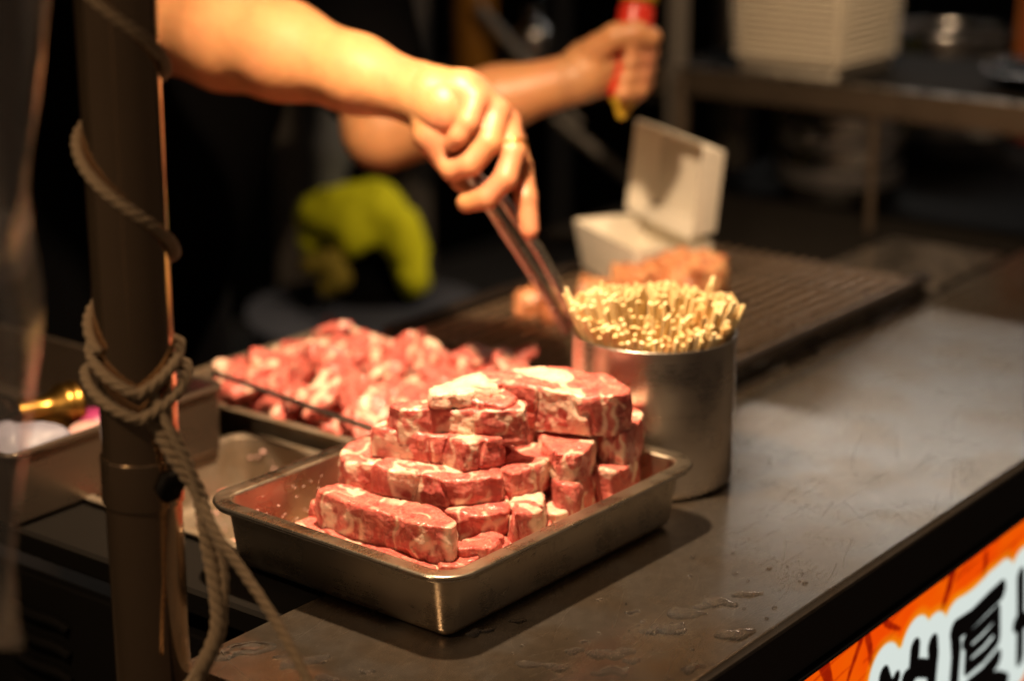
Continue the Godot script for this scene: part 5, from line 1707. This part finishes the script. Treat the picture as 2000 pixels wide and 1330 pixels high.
func build_paper_boxes() -> void:
	# nested paper trays stacked on the shelf
	var m := food_tray(0.088, 0.083, 0.024)
	var count := 16
	var words := ["lowest", "second", "third", "fourth", "fifth", "sixth", "seventh", "eighth", "ninth", "tenth", "eleventh", "twelfth", "thirteenth", "fourteenth", "fifteenth", "topmost"]
	var rng := RandomNumberGenerator.new()
	rng.seed = 3
	for i in count:
		var o := part(self, "paper_tray", m, mats.paper)
		var g := 1.0 + 0.0045 * i
		o.position = Vector3(1.315 + rng.randf_range(-0.001, 0.001), CT + 0.182 + i * 0.0088, -0.449 + rng.randf_range(-0.001, 0.001))
		o.rotation.y = rng.randf_range(-0.01, 0.01)
		o.scale = Vector3(g, 1, g)
		var w: String = words[i] + (" from the bottom" if i > 0 and i < count - 1 else "")
		tag(o, w + " pale paper food tray in the stack on the shelf", "paper tray", "paper trays stacked on the shelf")
	# open paper box on the grill
	var base := Vector3(0.705, CT + 0.0225, -0.332)
	var t := thing("paper_box", "open pale paper food box with its lid up, standing on the grill", "food box", base)
	t.rotation.y = deg_to_rad(-30.0)
	var mb := MB.new()
	var a := 0.05
	var b := 0.085
	var h := 0.058
	mb.shell(Vector3.ZERO, a, b, 0.006, [Vector2(0.014, 0), Vector2(0.01, 0.001), Vector2(0.0, h), Vector2(0.0014, h + 0.0006), Vector2(0.0112, 0.003), Vector2(0.018, 0.002)], Basis.IDENTITY, 3)
	part(t, "box_base", mb.done(), mats.paper)
	mb = MB.new()
	# raised lid: a shallow tray turned upright about the far edge
	var lb := Basis(Vector3.RIGHT, 0.0)
	lb = Basis(Vector3.BACK, deg_to_rad(84.0))
	mb.shell(Vector3(a + 0.010, h + 0.057, 0), 0.055, b, 0.006, [Vector2(0.012, 0), Vector2(0.009, 0.001), Vector2(0.0, 0.034), Vector2(0.0014, 0.0345), Vector2(0.0102, 0.003), Vector2(0.016, 0.002)], lb, 3)
	part(t, "lid", mb.done(), mats.paper)

func puddle_mesh(L: float, W: float, sd: float, hgt: float) -> ArrayMesh:
	# drops that ran together: flattened rounds along a wandering line
	var rng := RandomNumberGenerator.new()
	rng.seed = int(sd * 100.0)
	var mb := MB.new()
	var cell := clampf(L / 34.0, 0.00022, 0.0006)
	var f := Field.new(Vector3(-L * 1.5, -hgt * 0.3, -W * 2.2), Vector3(L * 1.5, hgt * 1.6, W * 2.2), cell)
	var q := W / hgt
	var sq := Vector3(1, q, 1)
	var n := 2 + int(L / W * 1.3)
	var last := Vector3(-L * 0.8, 0, rng.randf_range(-0.3, 0.3) * W)
	var lr := W * rng.randf_range(0.25, 0.5)
	for i in range(1, n + 1):
		var p := Vector3(lerpf(-L * 0.8, L * 0.8, float(i) / n), 0, rng.randf_range(-0.7, 0.7) * W)
		var r := W * rng.randf_range(0.30, 1.0) * (0.6 if i == n else 1.0)
		f.bone(last, p, lr, r, W * 0.35, sq)
		if rng.randf() < 0.5:
			f.bone(p, p + Vector3(rng.randf_range(-0.6, 0.6) * W, 0, rng.randf_range(-1.1, 1.1) * W), r * 0.7, r * 0.25, W * 0.3, sq)
		last = p
		lr = r
	f.mesh(mb)
	return mb.done()

func build_water() -> void:
	var list := [
		[Vector3(0.0231, 0.8500, 0.1897), 0.017, 0.0085, 0.35, "larger puddle of water with a pointed end, right of the middle of the counter front"],
		[Vector3(0.0548, 0.8500, 0.2001), 0.013, 0.006, 0.3, "narrow puddle nearest the front edge and farthest right"],
		[Vector3(-0.0017, 0.8500, 0.1802), 0.012, 0.009, -0.6, "wide puddle joined by a thin neck in the middle of the wet spots"],
		[Vector3(-0.0365, 0.8500, 0.1822), 0.019, 0.008, 0.3, "long puddle in the middle of the wet spots before the tray"],
		[Vector3(-0.0922, 0.8500, 0.1747), 0.018, 0.007, -0.1, "long puddle with ragged lower rim near the bottom of the picture"],
		[Vector3(-0.1160, 0.8500, 0.1910), 0.016, 0.006, 0.2, "lowest puddle on the counter front"],
		[Vector3(-0.0932, 0.8500, 0.1940), 0.007, 0.0035, 0.0, "small oval puddle between the two lowest long ones"],
		[Vector3(-0.0119, 0.8500, 0.2290), 0.016, 0.008, 0.2, "thin film of water right at the front edge"],
		[Vector3(-0.0767, 0.8500, 0.2332), 0.010, 0.0045, 0.5, "small film of water near the front edge at the bottom"],
		[Vector3(-0.1058, 0.8500, 0.1526), 0.006, 0.005, 0.0, "small round puddle left of the long ragged one"],
		[Vector3(-0.0243, 0.8500, 0.1475), 0.006, 0.003, 0.4, "small lens of water above the long middle puddle"],
		[Vector3(-0.0211, 0.8500, 0.1161), 0.004, 0.002, 0.4, "tiny bright drop nearest the tray's shadow"],
		[Vector3(-0.1359, 0.8500, 0.1474), 0.022, 0.006, -0.2, "faint smear of water below the tray corner"],
		[Vector3(-0.0874, 0.8500, 0.1487), 0.005, 0.0025, 0.2, "drop above the long ragged puddle"],
		[Vector3(-0.2513, 0.8500, -0.0384), 0.025, 0.016, 0.1, "broad puddle at the left end of the counter behind the rope"],
		[Vector3(-0.2345, 0.8500, 0.0112), 0.022, 0.008, 0.5, "ragged puddle right of the hanging rope"],
		[Vector3(-0.2373, 0.8500, -0.0062), 0.009, 0.004, 0.1, "small puddle crossed by the rope"],
		[Vector3(-0.2466, 0.8500, 0.0420), 0.012, 0.005, 0.2, "small puddle at the bottom beside the rope's end"],
		[Vector3(-0.2202, 0.8500, 0.0569), 0.007, 0.0025, 0.3, "short streak of water below the tray's left side"],
		[Vector3(-0.1189, 0.8500, 0.0784), 0.014, 0.004, 0.5, "wet streak in the shadow under the tray corner"],
		[Vector3(-0.0886, 0.8500, 0.0886), 0.007, 0.003, 0.2, "small wet patch in the shadow before the tray"],
	]
	for k in list.size():
		var q = list[k]
		var o := part(self, "water_puddle", puddle_mesh(q[1], q[2], 1.0 + k * 3.3, 0.0020 if q[1] > 0.008 else 0.0014), mats.water)
		o.position = Vector3(q[0].x, CT + 0.0004, q[0].z)
		o.rotation.y = deg_to_rad(-52.7) + q[3]
		tag(o, q[4], "puddle", "water spilled on the counter")
	var rng := RandomNumberGenerator.new()
	rng.seed = 19
	var dm := puddle_mesh(0.0018, 0.0014, 90.0, 0.0008)
	for i in 36:
		var p := Vector3(rng.randf_range(-0.15, 0.12), CT + 0.0004, rng.randf_range(0.11, 0.236))
		var o := part(self, "water_drop", dm, mats.water)
		o.position = p
		o.rotation.y = rng.randf() * 6.0
		o.scale = Vector3.ONE * rng.randf_range(0.5, 1.5)
		tag(o, "tiny drop of clear water on the steel counter", "water drop", "drops on the counter")
